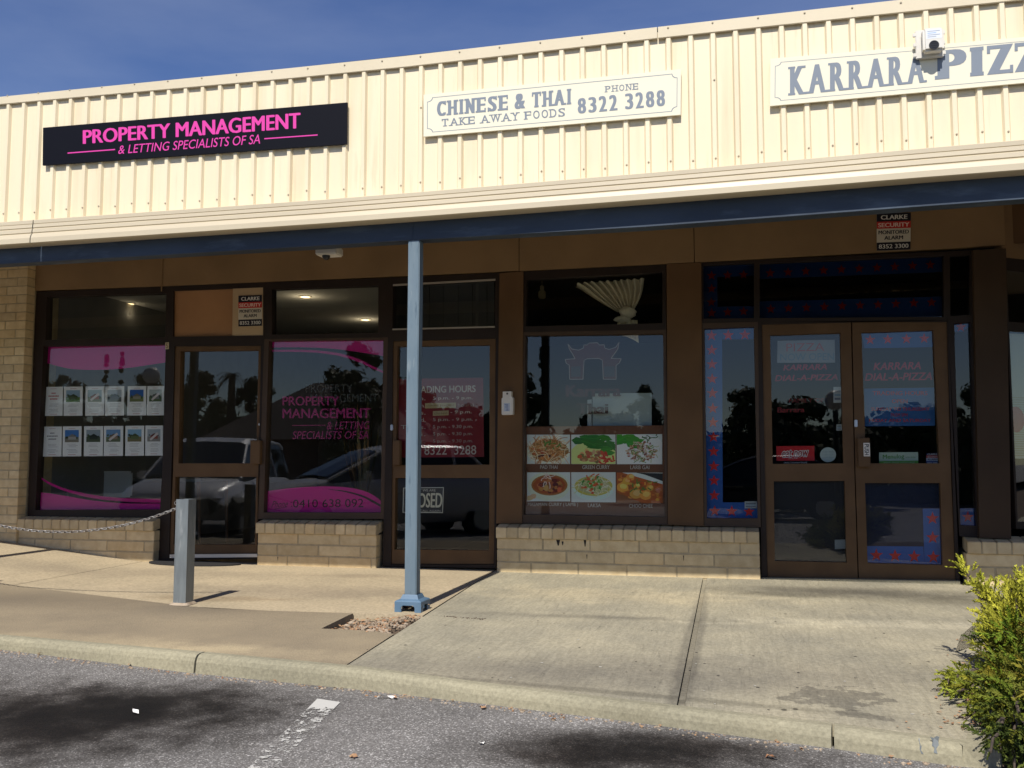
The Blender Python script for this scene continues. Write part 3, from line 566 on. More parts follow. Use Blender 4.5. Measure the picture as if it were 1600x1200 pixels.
# brickwork: every block a bevelled piece over a recessed mortar core
BCOL = [(.70, .585, .40), (.66, .55, .375), (.74, .62, .43), (.63, .525, .36), (.70, .565, .37)]
def brick(mb, x0, x1, y0, y1, za, zb, r=.004, M=None):
    c = R_.choice(BCOL); j = R_.uniform(.92, 1.06); mb.bbox(x0, x1, y0 + R_.uniform(-.001, .001), y1, za, zb, r, 0, tuple(v * j for v in c), M)
def low_wall(x0, x1, yf, ztop, zb, sill_front, sx0=None, sx1=None, yback=.0, skip=0.0, pads=True):
    mb = MB(); n = 0; z = ztop
    course = .1; row = 0
    while z - course > zb - .12:
        za = z - course + .008; off = (.0, .2, .1)[row % 3]
        x = x0 - off
        while x < x1 - .02:
            a, b = max(x, x0), min(x + .392, x1)
            if b - a > .03: brick(mb, a, b, yf, yf + .09, za, z - .001)
            x += .4
        z -= course; row += 1
    mb.box(x0 + .003, x1 - .003, yf + .004, yback + .04, zb - .2, ztop - .002, 1)
    wall = mb.build('low_brick_wall', [BRICK, MORTAR], B)
    mb = MB(); s0, s1 = (sx0 if sx0 is not None else x0 - .02), (sx1 if sx1 is not None else x1); cnt = max(1, round((s1 - s0) / .0995)); pw = (s1 - s0) / cnt
    for k in range(cnt):          # sloping brick-on-edge sill
        a = s0 + k * pw
        c = R_.choice(BCOL); j = R_.uniform(.9, 1.06); bm = bmesh.new(); bmesh.ops.create_cube(bm, size=1)
        for v in bm.verts:
            fr = v.co.y < 0
            yy = yf - .022 if fr else yback + .035
            zt = sill_front if fr else sill_front + .035
            v.co = Vector((a + pw / 2 + v.co.x * (pw - .009), yy, zt if v.co.z > 0 else zt - .088))
        bmesh.ops.bevel(bm, geom=bm.edges[:], offset=.004, segments=2, affect='EDGES'); mb.addbm(bm, 0, tuple(q * j for q in c))
    mb.mesh([(x, y, z) for x in (s0 + .004, s1 - .004) for y, z in ((yf - .016, sill_front - .09), (yf - .016, sill_front - .006), (yback + .03, sill_front + .028), (yback + .03, sill_front - .06))],
            [(0, 1, 2, 3), (4, 5, 6, 7), (0, 1, 5, 4), (1, 2, 6, 5), (2, 3, 7, 6), (0, 3, 7, 4)], 1)
    mb.build('sill', [BRICK, MORTAR], wall); return wall
YW = -.12; YS = YW - .022
def sx(px, py): return P(px, py, YS)
s1a, s1b = sx(25, 811), sx(233, 812); s2a, s2b = sx(398.7, 817.3), sx(584.8, 820.8); s3a, s3b = sx(774, 824), sx(1186.6, 835); s4a = sx(1510.6, 846.4)
low_wall(P(28, 830, YW).x, P(241, 828, YW).x, YW, s1a.z - .088, -.05, s1a.z, s1a.x, P(240, 812, YS).x)
low_wall(P(402.7, 840, YW).x, P(588, 840, YW).x, YW, s2a.z - .088, -.02, s2a.z, s2a.x, s2b.x + .02)
low_wall(P(776.5, 840, YW).x, P(1187, 860, YW).x, YW, s3a.z - .088, -.02, s3a.z, s3a.x, P(1187, 835, YS).x)
low_wall(P(1510, 870, YW).x, 3.2, YW, s4a.z - .088, -.08, s4a.z, s4a.x, 3.2)
for px, py, wpx, hpx in ((872, 848, 6, 9), (879, 849, 3, 6), (914, 849, 4, 10), (1068, 872, 1.5, 8), (917, 870, 1.5, 7), (434, 873, 1.2, 6)):   # weep holes with soot below them
    mb = MB(); q = [(px - wpx / 2, py - hpx / 2), (px + wpx / 2, py - hpx / 2), (px + wpx * .2, py + hpx / 2), (px - wpx * .1, py + hpx / 2)]; mb.pol(q, YW - .0015, (.02, .016, .014)); mb.build('weep_hole', PRINT, B)
# brick pier at the left, standard bricks
mb = MB(); px1 = -6.775; yf = -.15; z = -.1 + 0.0; row = 0
while z < 2.98:
    x = px1 - .04 - (0 if row % 2 else .12)
    ends = []; b = px1
    a = px1 - (.23 if row % 2 else .11)
    while b > -8.9: 
        brick(mb, max(a, -8.9), b, yf, yf + .11, z, z + .076, .003); b = a - .01; a = b - .23
    z += .0862; row += 1
mb.box(-8.9, px1 - .004, yf + .005, .30, -.3, 3.0, 1); mb.box(-12, -8.9, yf, .3, -.3, 3.0, 0, (.48, .41, .29))
tag(mb.build('brick_pier', [BRICK, MORTAR], B), 'cream brick pier left of the first shop window')

# lintel panels above the glazing (three sheets with open joints)
lint = Line([(61, 453.5), (420, 441), (760, 425.5), (1180, 405), (1567, 383)], -.05)
XC = P(1572, 388, -.05).x
mb = MB(); cuts = [-6.772, P(253, 440, -.05).x, P(811, 423, -.05).x, P(1085, 410, -.05).x, XC]
for a, b in zip(cuts[:-1], cuts[1:]):
    mb.prism([(a + .003, 0, lint(a)), (b - .003, 0, lint(b)), (b - .003, 0, 2.985), (a + .003, 0, 2.985)], -.05 + R_.uniform(-.002, .002), .03)
mb.tube([(cuts[1], -.055, 2.98), (cuts[1] + .002, -.056, 2.55)], .006, 6)
lp = mb.build('lintel_panel', LINTEL, B)
# shop interiors: floor, ceiling, back and party walls
xp1, xp2 = P(604, 700, 0).x, P(1070, 700, 0).x
mb = MB(); mb.box(-6.80, 4.2, .06, 6.5, -.12, -.02); mb.build('shop_floor', CARPET, B)
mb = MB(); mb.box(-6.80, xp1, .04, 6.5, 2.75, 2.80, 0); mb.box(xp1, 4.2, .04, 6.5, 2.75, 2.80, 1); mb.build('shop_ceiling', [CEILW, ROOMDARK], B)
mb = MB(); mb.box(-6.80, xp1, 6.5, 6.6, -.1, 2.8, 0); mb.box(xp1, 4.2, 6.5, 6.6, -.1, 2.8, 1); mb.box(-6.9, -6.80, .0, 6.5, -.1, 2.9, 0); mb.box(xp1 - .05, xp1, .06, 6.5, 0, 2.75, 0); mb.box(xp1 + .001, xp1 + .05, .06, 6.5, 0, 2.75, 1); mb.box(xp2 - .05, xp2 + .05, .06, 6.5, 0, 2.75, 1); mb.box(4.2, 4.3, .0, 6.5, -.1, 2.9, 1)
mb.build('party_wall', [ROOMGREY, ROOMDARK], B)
# solid wall behind lintels and the far right
mb = MB(); mb.box(-6.80, 4.2, .031, .06, 2.62, 2.984); mb.box(3.4, 7, .4, .6, -.3, 3); mb.build('upper_wall', PANELBR, B)

FR, FB, PY = -.035, .055, .012      # frame front / back, pane front
def pane(parent, q, name='pane', y=PY, grow=3, m=None):
    cx = sum(p[0] for p in q) / 4; cy = sum(p[1] for p in q) / 4
    Q = [(x + (grow if x > cx else -grow), yy + (grow if yy > cy else -grow)) for x, yy in q]
    mb = MB(); pts = [P(x, yy, FR) for x, yy in Q]; zm = sum(p.z for p in pts) / 4; f_ = [(p.x, y + .0056 * (p.z - zm), p.z) for p in pts]; g_ = [(a, b + .006, c) for a, b, c in f_]
    mb.mesh(f_ + g_, [(3, 2, 1, 0), (4, 5, 6, 7)] + [(k, (k + 1) % 4, (k + 1) % 4 + 4, k + 4) for k in range(4)]); return mb.build(name, m or GLASS, parent)
def window(parts, mats, label=None, panes=()):
    mb = MB()
    for O, I, mi in parts: mb.ring(O, I, FR + .002 * mi, FB, mi)
    wobj = mb.build('window', mats, B)
    if label: tag(wobj, label)
    for q in panes: pane(wobj, q, m=SHADE_GLASS if min(p[0] for p in q) > 1090 and max(p[1] for p in q) < 500 else None)
    return wobj
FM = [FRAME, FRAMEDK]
A_U, A_L = [(73, 464), (260, 458), (258, 527), (71, 531)], [(68, 541), (259, 538), (252, 796), (55, 797)]
winA = window([([(57, 456), (266, 447), (264, 531), (53, 535)], A_U, 1), ([(53, 535), (264, 531), (258, 808), (43, 810)], A_L, 1)], FM, 'wide shop window with pink bands and listing sheets', [A_U, A_L])
mb = MB(); mb.pxprism([(246.5, 808), (258, 808), (249, 876), (240, 876)], FR + .004, FB)   # stile down to the ground
mb.pxprism([(240, 800), (272, 800), (264, 872), (246, 876)], -.01, FB)
mb.build('door_jamb', FRAMEDK, winA)
C_U, C_L = [(425, 452), (591, 446), (591, 520), (425, 522.7)], [(420, 532.5), (599, 530.5), (594.7, 801), (412, 800.7)]
winC = window([([(415, 441), (607, 434), (606, 527), (413, 530)], C_U, 1), ([(413, 530), (606, 527), (600, 811), (402, 811)], C_L, 0)], FM, 'shop window with pink lettering and a phone number band', [C_U, C_L])
F_U, F_L = [(822.7, 437), (1034.7, 425), (1034.7, 505), (821.3, 510)], [(820.8, 524), (1036, 521), (1039, 808), (818, 804)]
winF = window([([(818, 424), (1041, 413), (1041, 515), (816, 519)], F_U, 1), ([(816, 519), (1041, 515), (1043, 820), (813, 818)], F_L, 0)], FM, 'restaurant window with a food photo poster and tied curtain', [F_U, F_L])
H_U, H_L = [(1098.5, 414), (1178, 410.5), (1178, 497), (1099, 498)], [(1100.5, 513), (1178, 510), (1184, 810), (1104.4, 810)]
winH = window([([(1096, 410), (1184, 406), (1184, 503), (1097, 505)], H_U, 1), ([(1097, 505), (1184, 503), (1190, 824), (1100, 822)], H_L, 0)], FM, 'narrow side window edged with red stars on blue', [H_U, H_L])
J_U, J_L = [(1484, 400), (1516, 398), (1516, 492), (1485, 494)], [(1491, 505), (1517, 503), (1526, 822), (1500, 821)]
winJ = window([([(1480, 393), (1520, 391), (1523, 498), (1481, 500)], J_U, 1), ([(1481, 500), (1523, 498), (1530, 840), (1499, 838)], J_L, 1)], FM, 'very narrow sidelight right of the double doors', [J_U, J_L])
def transom(O, I, mats=FRAMEDK, glass=True, nm='door_transom'):
    mb = MB(); mb.ring(O, I, FR, FB); t = mb.build(nm, mats, B)
    if glass: pane(t, I, m=SHADE_GLASS if I[0][0] > 1090 else None)
    return t
trB = transom([(266, 447), (415, 441), (413, 530), (264, 531)], [(271, 454.5), (411, 449), (411, 524), (270.5, 526)], glass=False)
mb = MB(); mb.pxprism([(268, 451), (413, 446), (413, 527), (267.5, 528.5)], -.012, .03); mb.build('infill_board', TAN, trB)
trD = transom([(607, 434), (782, 426), (780, 522), (606, 527)], [(614, 445), (774, 436.5), (773, 510.7), (613, 514.7)])
mb = MB(); mb.pxprism([(613, 513.5), (773, 509.5), (773, 511.8), (613, 515.8)], FR - .006, FR + .002); mb.pxprism([(614, 444), (774, 435.5), (774, 438.5), (614, 447)], FR - .003, FR + .002); mb.build('transom_bead', GREYP, trD)
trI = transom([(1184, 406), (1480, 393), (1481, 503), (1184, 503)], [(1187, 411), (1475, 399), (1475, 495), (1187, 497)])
# doors
def jamb(O, I):
    mb = MB(); mb.ring(O, I, FR, FB); return mb.build('door_jamb', FRAMEDK, B)
def door(U, I1, Lq, I2, label, m=DOORBR, hand=None, push=False):
    mb = MB(); mb.ring(U, I1, FR + .012, FB - .004); mb.ring(Lq, I2, FR + .012, FB - .004); d = mb.build('door', m, B); tag(d, label)
    pane(d, I1); pane(d, I2)
    if hand:
        mb = MB(); a, b = P(hand[0], hand[1], -.07), P(hand[2], hand[3], -.07); mb.bbox(a.x, b.x, -.075, FR + .012, b.z, a.z, .005); mb.build('handle', m, d)
    return d
jamb([(264, 531), (413, 530), (401, 873), (246, 876)], [(273, 541), (408, 540), (402, 868), (264, 870)])
dB = door([(273.5, 541.5), (407.5, 540.5), (405, 735), (270.5, 735)], B_1 := [(282, 548.5), (404, 547), (400, 724), (278.7, 724)], [(270.5, 735), (405, 735), (401.5, 865), (264.5, 866)], B_2 := [(274, 745), (400.5, 745), (398, 851), (271, 851)], 'brown glazed door between the two pink windows', hand=(391.5, 688, 406.5, 725))
mb = MB(); mb.pxprism([(265, 866.5), (402, 865.5), (402, 870.5), (265, 872)], FR - .02, FR + .02); mb.build('threshold', ALU, dB)
mb = MB(); q = P(405, 663, FR); mb.lathe([(.012, 0), (.012, .006), (.008, .008)], (q.x, FR + .012, q.z), 12, axis='Y'); mb.build('lock', ALU, dB)
jamb([(606, 527), (780, 522), (775, 888), (598, 885)], [(614, 533), (775, 529), (772, 882), (611, 882)])
dD = door([(614.5, 533.5), (774.5, 529.5), (773.5, 736), (612.5, 736)], D_1 := [(621, 541), (765, 538.7), (764.8, 726), (618, 727)], [(612.5, 736), (773.5, 736), (771.5, 881), (611.5, 881)], D_2 := [(617.5, 747), (764.8, 747), (764, 860), (616, 858.7)], 'brown glazed door with a maroon trading hours sign', hand=(613.5, 688, 625, 726.7))
mb = MB(); q = P(612, 668, FR); mb.bbox(q.x - .012, q.x + .012, FR - .008, FR + .012, q.z - .026, q.z + .026, .005); mb.build('lock', ALU, dD)
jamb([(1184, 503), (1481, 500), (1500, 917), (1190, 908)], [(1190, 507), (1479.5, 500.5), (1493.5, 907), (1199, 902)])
dI1 = door([(1190.5, 507.5), (1329.5, 504), (1335, 738), (1195, 738)], I_1 := [(1203.5, 523.4), (1313.3, 520), (1318, 724), (1207.4, 725)], [(1195, 738), (1335, 738), (1340.3, 904), (1199.5, 901)], I_2 := [(1209, 752), (1319.8, 751.5), (1323, 879), (1210.6, 876.6)], 'left leaf of the brown double doors')
dI2 = door([(1331.5, 504), (1479, 500.8), (1486, 738), (1336.7, 738)], I_3 := [(1346, 519.5), (1458.6, 515.6), (1468, 724), (1353, 724)], [(1336.7, 738), (1486, 738), (1493, 906.5), (1342, 904)], I_4 := [(1351.4, 754.7), (1469.3, 754.7), (1473, 883), (1355.6, 880)], 'right leaf of the brown double doors', hand=(1339.5, 684, 1360.5, 729.5))
hq = [(1349, 692), (1359, 692), (1359.6, 713), (1349.6, 713)]
mb = MB(); mb.pol(hq, -.0765, (.7, .68, .62)); text(mb, 'PUSH', [(1357.5, 694), (1357.8, 711), (1351, 711), (1350.7, 694)], -.0765, (.02, .02, .02), 2, bold=.02); mb.build('push_label', PRINT, dI2)
mb = MB(); q = P(1337.5, 661.5, FR); mb.bbox(q.x - .012, q.x + .012, FR - .004, FR + .012, q.z - .028, q.z + .028, .004); mb.build('lock', ALU, dI2)
mb = MB(); mb.pxprism([(1190, 903), (1500, 908), (1502, 921), (1190, 909)], FR - .05, FB); mb.build('doorstep', KERBM, B)
# column panels between the bays
mb = MB(); mb.pxprism([(780.5, 427), (817.5, 424), (815.5, 818), (775.5, 818)], -.05, .04); tag(mb.build('column_panel', PANELBR, B), 'brown column beside the restaurant window with dispenser')
mb = MB(); mb.pxprism([(1041.5, 413), (1095.5, 410), (1099.5, 822), (1043.5, 820)], -.05, .04)
mb.pol([(1055, 597), (1072, 597.5), (1072, 598.6), (1055, 598)], -.0505, (.02, .015, .01)); mb.pol([(1052, 655), (1082, 656), (1082, 657), (1052, 656)], -.0505, (.05, .03, .02))
tag(mb.build('column_panel', PANELBR, B), 'brown column between restaurant and pizza windows')
mb = MB(); mb.pxprism([(1520.5, 391), (1572, 388), (1580, 842), (1530.5, 840)], -.08, .04); tag(mb.build('column_panel', mat('shaded_column_panel', (.07, .045, .028), (.055, .036, .023), scale=2.2, rough=.65, spec=.15), B), 'brown column with painted-in shade right of the double doors')  # panel brown lowered to paint in the deeper shade at this end
# the front turns back beyond the right column
def ang(px, py): return P(px, py, 0)
bx = P(1576, 600, 0).x
def A(t, z): return Vector((bx + t * .82, -.03 + t * .57, z))
mb = MB()
for t0, t1, za, zb in ((0, .02, .42, 2.5), (1.1, 1.2, .42, 2.5), (.02, 1.1, 2.4, 2.5), (.02, 1.1, .42, .47), (.02, 1.1, 1.93, 2.0)):
    mb.mesh([A(t0, za), A(t1, za), A(t1, zb), A(t0, zb)] + [A(t0, za) + Vector((-.03, .05, 0)), A(t1, za) + Vector((-.03, .05, 0)), A(t1, zb) + Vector((-.03, .05, 0)), A(t0, zb) + Vector((-.03, .05, 0))],
            [(0, 1, 2, 3), (4, 5, 6, 7), (0, 1, 5, 4), (2, 3, 7, 6), (1, 2, 6, 5), (0, 3, 7, 4)])
wk = mb.build('window', FRAMEDK, B); tag(wk, 'angled window at the right edge beyond the column')
mb = MB(); d_ = Vector((-.01, .015, 0)); d2 = Vector((-.013, .02, 0))
for za, zb in ((.47, 1.93), (2.0, 2.4)): mb.mesh([A(.02, za) + d_, A(1.1, za) + d_, A(1.1, zb) + d_, A(.02, zb) + d_] + [A(.02, za) + d2, A(1.1, za) + d2, A(1.1, zb) + d2, A(.02, zb) + d2], [(0, 1, 2, 3), (4, 5, 6, 7)])
mb.build('pane', GLASS, wk)
mb = MB(); mb.mesh([A(-.02, 2.5), A(1.6, 2.5), A(1.6, 2.985), A(-.02, 2.985)] + [A(-.02, 2.5) + d2 * 3, A(1.6, 2.5) + d2 * 3, A(1.6, 2.985) + d2 * 3, A(-.02, 2.985) + d2 * 3], [(0, 1, 2, 3), (4, 5, 6, 7), (0, 1, 5, 4), (0, 3, 7, 4)]); mb.build('lintel_panel', LINTEL, B)

# ================================================================== THINGS on the fascia
PINK = srgb(226, 60, 165); NAVY = (.004, .0045, .009)
def solid(name, parent, q, Y, th, col, m=PAINT_SIGN):
    mb = MB(); board(mb, q, Y, th, col); return mb.build(name, m, parent)
YSN = YF - .034
t = thing('shop_sign', P(300, 210, YSN), 'black fascia sign with pink PROPERTY MANAGEMENT lettering', 'sign')
Q = z1((192, 570), (1550, 457), (1548, 643), (190, 738)); solid('board', t, Q, YSN, .0135, NAVY, mat('sign_black', NAVY, rough=.6, spec=.12))
mb = MB(); PK = (.72, .055, .36)
text(mb, 'PROPERTY MANAGEMENT', z1((370, 582), (1342, 503), (1342, 572), (370, 643)), YSN, PK, 3, bold=.045)
text(mb, '& LETTING SPECIALISTS OF SA', z1((527, 650), (1168, 599), (1168, 641), (527, 688)), YSN, PK, 3, bold=.002, shear=.2)
mb.pol(z1((302, 681), (514, 665), (514, 670), (302, 686)), YSN, PK, 3); mb.pol(z1((1180, 617), (1418, 600), (1418, 605), (1180, 622)), YSN, PK, 3)
mb.build('lettering', PAINT_SIGN, t)
CRM = (.80, .76, .60); GRY = (.215, .25, .30)
def border(mb, q, Y, col, insx, insy, r, wd, layer=2, right=True):
    def loop(k):
        a, b = insx + k, insy + k * 5.2; c = r; cv = r * 4.6
        pts = []
        for (cx, cy, s0) in ((a, b, 0), (1 - a, b, 1), (1 - a, 1 - b, 2), (a, 1 - b, 3)):
            for i in range(9):
                th = {0: pi / 2, 1: pi, 2: 3 * pi / 2, 3: 0}[s0] - (pi / 2) * i / 8
                pts.append((cx + c * cos(th), cy + cv * sin(th)))
        return pts
    o, i_ = loop(0), loop(wd)
    for k in range(len(o)):
        j = (k + 1) % len(o); mb.pol([bil(q, *p) for p in (o[k], o[j], i_[j], i_[k])], Y, col, layer)
t = thing('shop_sign', P(860, 160, YSN), 'cream fascia sign with grey CHINESE & THAI lettering', 'sign')
Q = z2((405, 423), (1555, 308), (1553, 512), (405, 610)); solid('board', t, Q, YSN, .0135, CRM)
mb = MB(); border(mb, Q, YSN, GRY, .014, .085, .020, .0022); mb.build('border_line', PAINT_SIGN, t)
mb = MB()
slab(mb, 'CHINESE & THAI', z2((465, 454), (1065, 396), (1065, 465), (465, 519)), YSN, GRY, 3, bold=.062, sw=.165, st=.115, gap=.16, space=.34)
slab(mb, 'TAKE AWAY FOODS', z2((487, 532), (1035, 482), (1037, 519), (487, 565)), YSN, GRY, 3, bold=.012, sw=.20, st=.10, gap=.2, space=.45)
slab(mb, 'PHONE', z2((1217, 385), (1363, 371), (1363, 399), (1217, 412)), YSN, GRY, 3, bold=.008, sw=.2, st=.09, gap=.24)
slab(mb, '8322 3288', z2((1092, 440), (1482, 401), (1484, 472), (1094, 508)), YSN, GRY, 3, bold=.05, gap=.16, widths={'8': .62, '3': .6, '2': .6}, space=.4)
mb.build('lettering', PAINT_SIGN, t)
t = thing('shop_sign', P(1500, 120, YSN), 'cream fascia sign with grey KARRARA PIZZA lettering at upper right', 'sign')
Q = z3((468, 262), (2060, 126), (2056, 328), (466, 473)); solid('board', t, Q, YSN, .0135, CRM)
mb = MB(); border(mb, Q, YSN, GRY, .013, .09, .016, .0016); mb.build('border_line', PAINT_SIGN, t)
mb = MB()
slab(mb, 'KARRARA', z3((555, 299), (1155, 241), (1155, 368), (555, 426)), YSN, GRY, 3, bold=.05, sw=.165, st=.075, gap=.2)
slab(mb, 'PIZZA', z3((1212, 228), (1818, 168), (1818, 299), (1214, 355)), YSN, GRY, 3, bold=.085, sw=.215, st=.13, gap=.05, widths={'P': .92, 'I': .54, 'Z': .82, 'A': .96})
mb.build('lettering', PAINT_SIGN, t)
# alarm siren box on the fascia
YQ = YF - .125
cx = (P(1444, 60, YQ).x + P(1474, 60, YQ).x) / 2; cz = (P(1459, 46, YQ).z + P(1459, 74, YQ).z) / 2; hw, hh = .056, (P(1459, 38, YQ).z - P(1459, 74, YQ).z) / 2
t = thing('siren_box', (cx, YF, cz - hh), 'white alarm siren box above the KARRARA PIZZA sign', 'siren')
mb = MB(); mb.bbox(cx - .085, cx + .062, YF - .062, YF - .046, cz - .085, cz + .085, .004)
for sx_ in (-.087, .063):
    for sz_ in (-.06, 0, .06): mb.bbox(cx + sx_ - .012, cx + sx_ + .012, YF - .060, YF - .050, cz + sz_ - .012, cz + sz_ + .012, .003)
mb.build('back_plate', WHITEP, t)
mb = MB(); mb.bbox(cx - hw, cx + hw, YQ, YF - .062, cz - hh, cz + hh, .012); mb.build('housing', WHITEP, t)
mb = MB(); zc = cz - hh * .58; mb.lathe([(.027, .0), (.027, .003), (.020, .003), (.020, .001)], (cx + .0, YQ, zc), 20, 0, axis='Y')
for k in range(3): mb.box(cx - .018, cx + .018, YQ - .0025, YQ - .0005, zc + (k - 1) * .012 - .0025, zc + (k - 1) * .012 + .0025)
mb.build('speaker_grille', BLACKP, t)
mb = MB(); mb.face([(cx - .040, YQ - .0005, cz + hh * .8), (cx + .042, YQ - .0005, cz + hh * .8), (cx + .042, YQ - .0005, cz + hh * .0), (cx - .040, YQ - .0005, cz + hh * .0)], 0, (.74, .78, .84))
for k in range(4): mb.box(cx - .032, cx + .034 - .02 * (k % 2), YQ - .0012, YQ - .0008, cz + hh * .8 - .008 - k * .011 - .004, cz + hh * .8 - .008 - k * .011, 0, (.40, .44, .52) if k != 1 else (.35, .5, .8))
mb.build('sticker', PRINT, t)
# dome camera below the beam
q = P(512, 394, -1.9); t = thing('security_camera', (q.x, q.y, q.z), 'white security camera with a dark dome under the blue beam', 'camera')
mb = MB(); a, b = P(498, 388, -1.9), P(531, 399, -1.9); mb.bbox(a.x, b.x, -1.96, -1.84, b.z, a.z, .008); mb.tube([(q.x, -1.9, a.z), (q.x, -1.9, 2.99)], .016, 10)
mb.build('bracket', WHITEP, t)
mb = MB(); mb.lathe([(.028, 0), (.028, -.014), (.024, -.028), (.014, -.038), (.003, -.041)], (q.x - .004, -1.915, b.z + .010), 20); mb.build('dome', BLACKP, t, smooth=True)

# ------------------------------------------------------------------ alarm company plates
def alarm_sign(q, Y, label, dim=1.0):
    t = thing('security_sign', P(*q[3], Y), label, 'sign', None); solid('plate', t, q, Y, .004, (.62, .58, .48))
    R = lambda u0, u1, v0, v1: [bil(q, u0, v1), bil(q, u1, v1), bil(q, u1, v0), bil(q, u0, v0)]
    mb = MB(); mb.pol(R(0, 1, .78, 1), Y, (.010, .011, .02), 1); mb.pol(R(0, 1, .59, .78), Y, (.55, .035, .03), 1); mb.pol(R(0, 1, 0, .22), Y, (.010, .011, .02), 1)
    W_ = (.75, .74, .70)
    text(mb, 'CLARKE', R(.12, .9, .835, .95), Y, W_, 3, bold=.04); text(mb, 'SECURITY', R(.04, .96, .63, .74), Y, (.80, .62, .55), 3, bold=.04)
    text(mb, 'MONITORED', R(.05, .95, .44, .54), Y, (.015, .015, .02), 3, bold=.045); text(mb, 'ALARM', R(.22, .78, .29, .39), Y, (.015, .015, .02), 3, bold=.045)
    text(mb, '8352 3300', R(.06, .94, .055, .165), Y, W_, 3, bold=.02); mb.build('lettering', PRINT, t); return t
q = z4((1365, 266), (1545, 259), (1545, 540), (1361, 545)); t0 = tag(solid('backing_board', None, q, -.030, .012, (.50, .37, .22)), 'pale tan backing board behind the alarm plate over the door', 'board')
alarm_sign(z4((1397, 308), (1535, 303), (1535, 484), (1397, 488)), -.035, 'small alarm warning plate on the tan board above the brown door')
alarm_sign(a2((892, 104), (1056, 99), (1054, 277), (892, 283)), -.058, 'small alarm warning plate on the panel above the double doors')

# ------------------------------------------------------------------ bollard and chain
bb = G(284, 946); BYY = bb.y + .045
def bollard(x, y, zb, ztop, label):
    t = thing('bollard', (x, y, zb), label, 'bollard', 'steel bollards carrying the chain'); r = .046
    mb = MB(); 
    for sgn in ((-1, 0), (1, 0), (0, -1), (0, 1)):
        if sgn[0]: mb.box(x + sgn[0] * r - (.005 if sgn[0] > 0 else 0), x + sgn[0] * r + (.005 if sgn[0] < 0 else 0), y - r, y + r, zb, ztop)
        else: mb.box(x - r + .0055, x + r - .0055, y + sgn[1] * r + (.0004 if sgn[1] < 0 else -.005), y + sgn[1] * r + (.005 if sgn[1] < 0 else -.0004), zb, ztop - .0002)
    mb.box(x - r + .006, x + r - .006, y - r + .006, y + r - .006, ztop - .012, ztop - .008)
    mb.build('square_post', GALV, t)
    mb = MB()
    n = 28; vs = [];
    for k in range(n): 
        a = 2 * pi * k / n; rr = .072 / max(abs(cos(a)), abs(sin(a))) * (1 + .08 * noise.noise(Vector((cos(a) * 3, sin(a) * 3, 5)))); rr = min(rr, .09); vs.append((x + rr * cos(a), y + rr * sin(a), zb + .002))
    for k in range(n): a = 2 * pi * k / n; rr = min(.056 / max(abs(cos(a)), abs(sin(a))), .074); vs.append((x + rr * cos(a), y + rr * sin(a), zb + .016 + .004 * noise.noise(Vector((k, 2, 2)))))
    mb.mesh(vs, [(k, (k + 1) % n, n + (k + 1) % n, n + k) for k in range(n)] + [tuple(range(n, 2 * n))]); mb.build('mortar_collar', ROCK, t)
    mb = MB(); mb.tube([(x - r - .030 + .012 * cos(2 * pi * k / 12), y, ztop - .028 + .012 * sin(2 * pi * k / 12)) for k in range(13)], .003, 6, cap=False); mb.tube([(x - r - .02, y, ztop - .028), (x - r + .001, y, ztop - .028)], .004, 6); mb.build('eyelet', CHAIN, t)
    return t
BX = P(270.5, 945, bb.y).x + .046; btop = P(272, 780, bb.y).z
bollard(BX, BYY, SLOPE * BYY, btop, 'grey galvanised square bollard holding the end of the chain')
LX = 2 * P(85, 830, BYY).x - BX
bollard(LX, BYY, SLOPE * BYY, btop, 'second square bollard outside the picture holding the chain')
za = P(270, 792, BYY).z; zm = P(85, 831, BYY).z; xm = (BX + LX) / 2; half = (BX - .05) - xm
cat = []; N = 600
for k in range(N + 1): x = LX + .05 + (BX - LX - .1) * k / N; u = (x - xm) / half; cat.append(Vector((x, BYY, zm + (za - zm) * (.9 * u * u + .1 * u ** 4))))
mb = MB(); step = .0285; acc = 0; last = cat[0]; idx = 0; pos = []
for a, b in zip(cat[:-1], cat[1:]):
    acc += (b - a).length
    if acc >= step: pos.append((b, (b - a).normalized())); acc -= step
for k, (p, d) in enumerate(pos):
    side = Vector((0, 1, 0)); upv = side.cross(d).normalized(); wv = (side * cos(.75) + upv * sin(.75)) if k % 2 else (side * cos(.75) - upv * sin(.75)); hl, hw = .0135, .0085; pts = []
    for i in range(12):
        a = 2 * pi * i / 12; lx = (hl if cos(a) > 0 else -hl) * 1 + hw * cos(a) * .6; pts.append(p + d * lx * (abs(cos(a)) ** .4) + wv * hw * sin(a))
    pts.append(pts[0]); mb.tube(pts, .0033, 5, cap=False)
tag(mb.build('chain', CHAIN, None, smooth=True), 'sagging galvanised link chain running left from the bollard', 'chain')
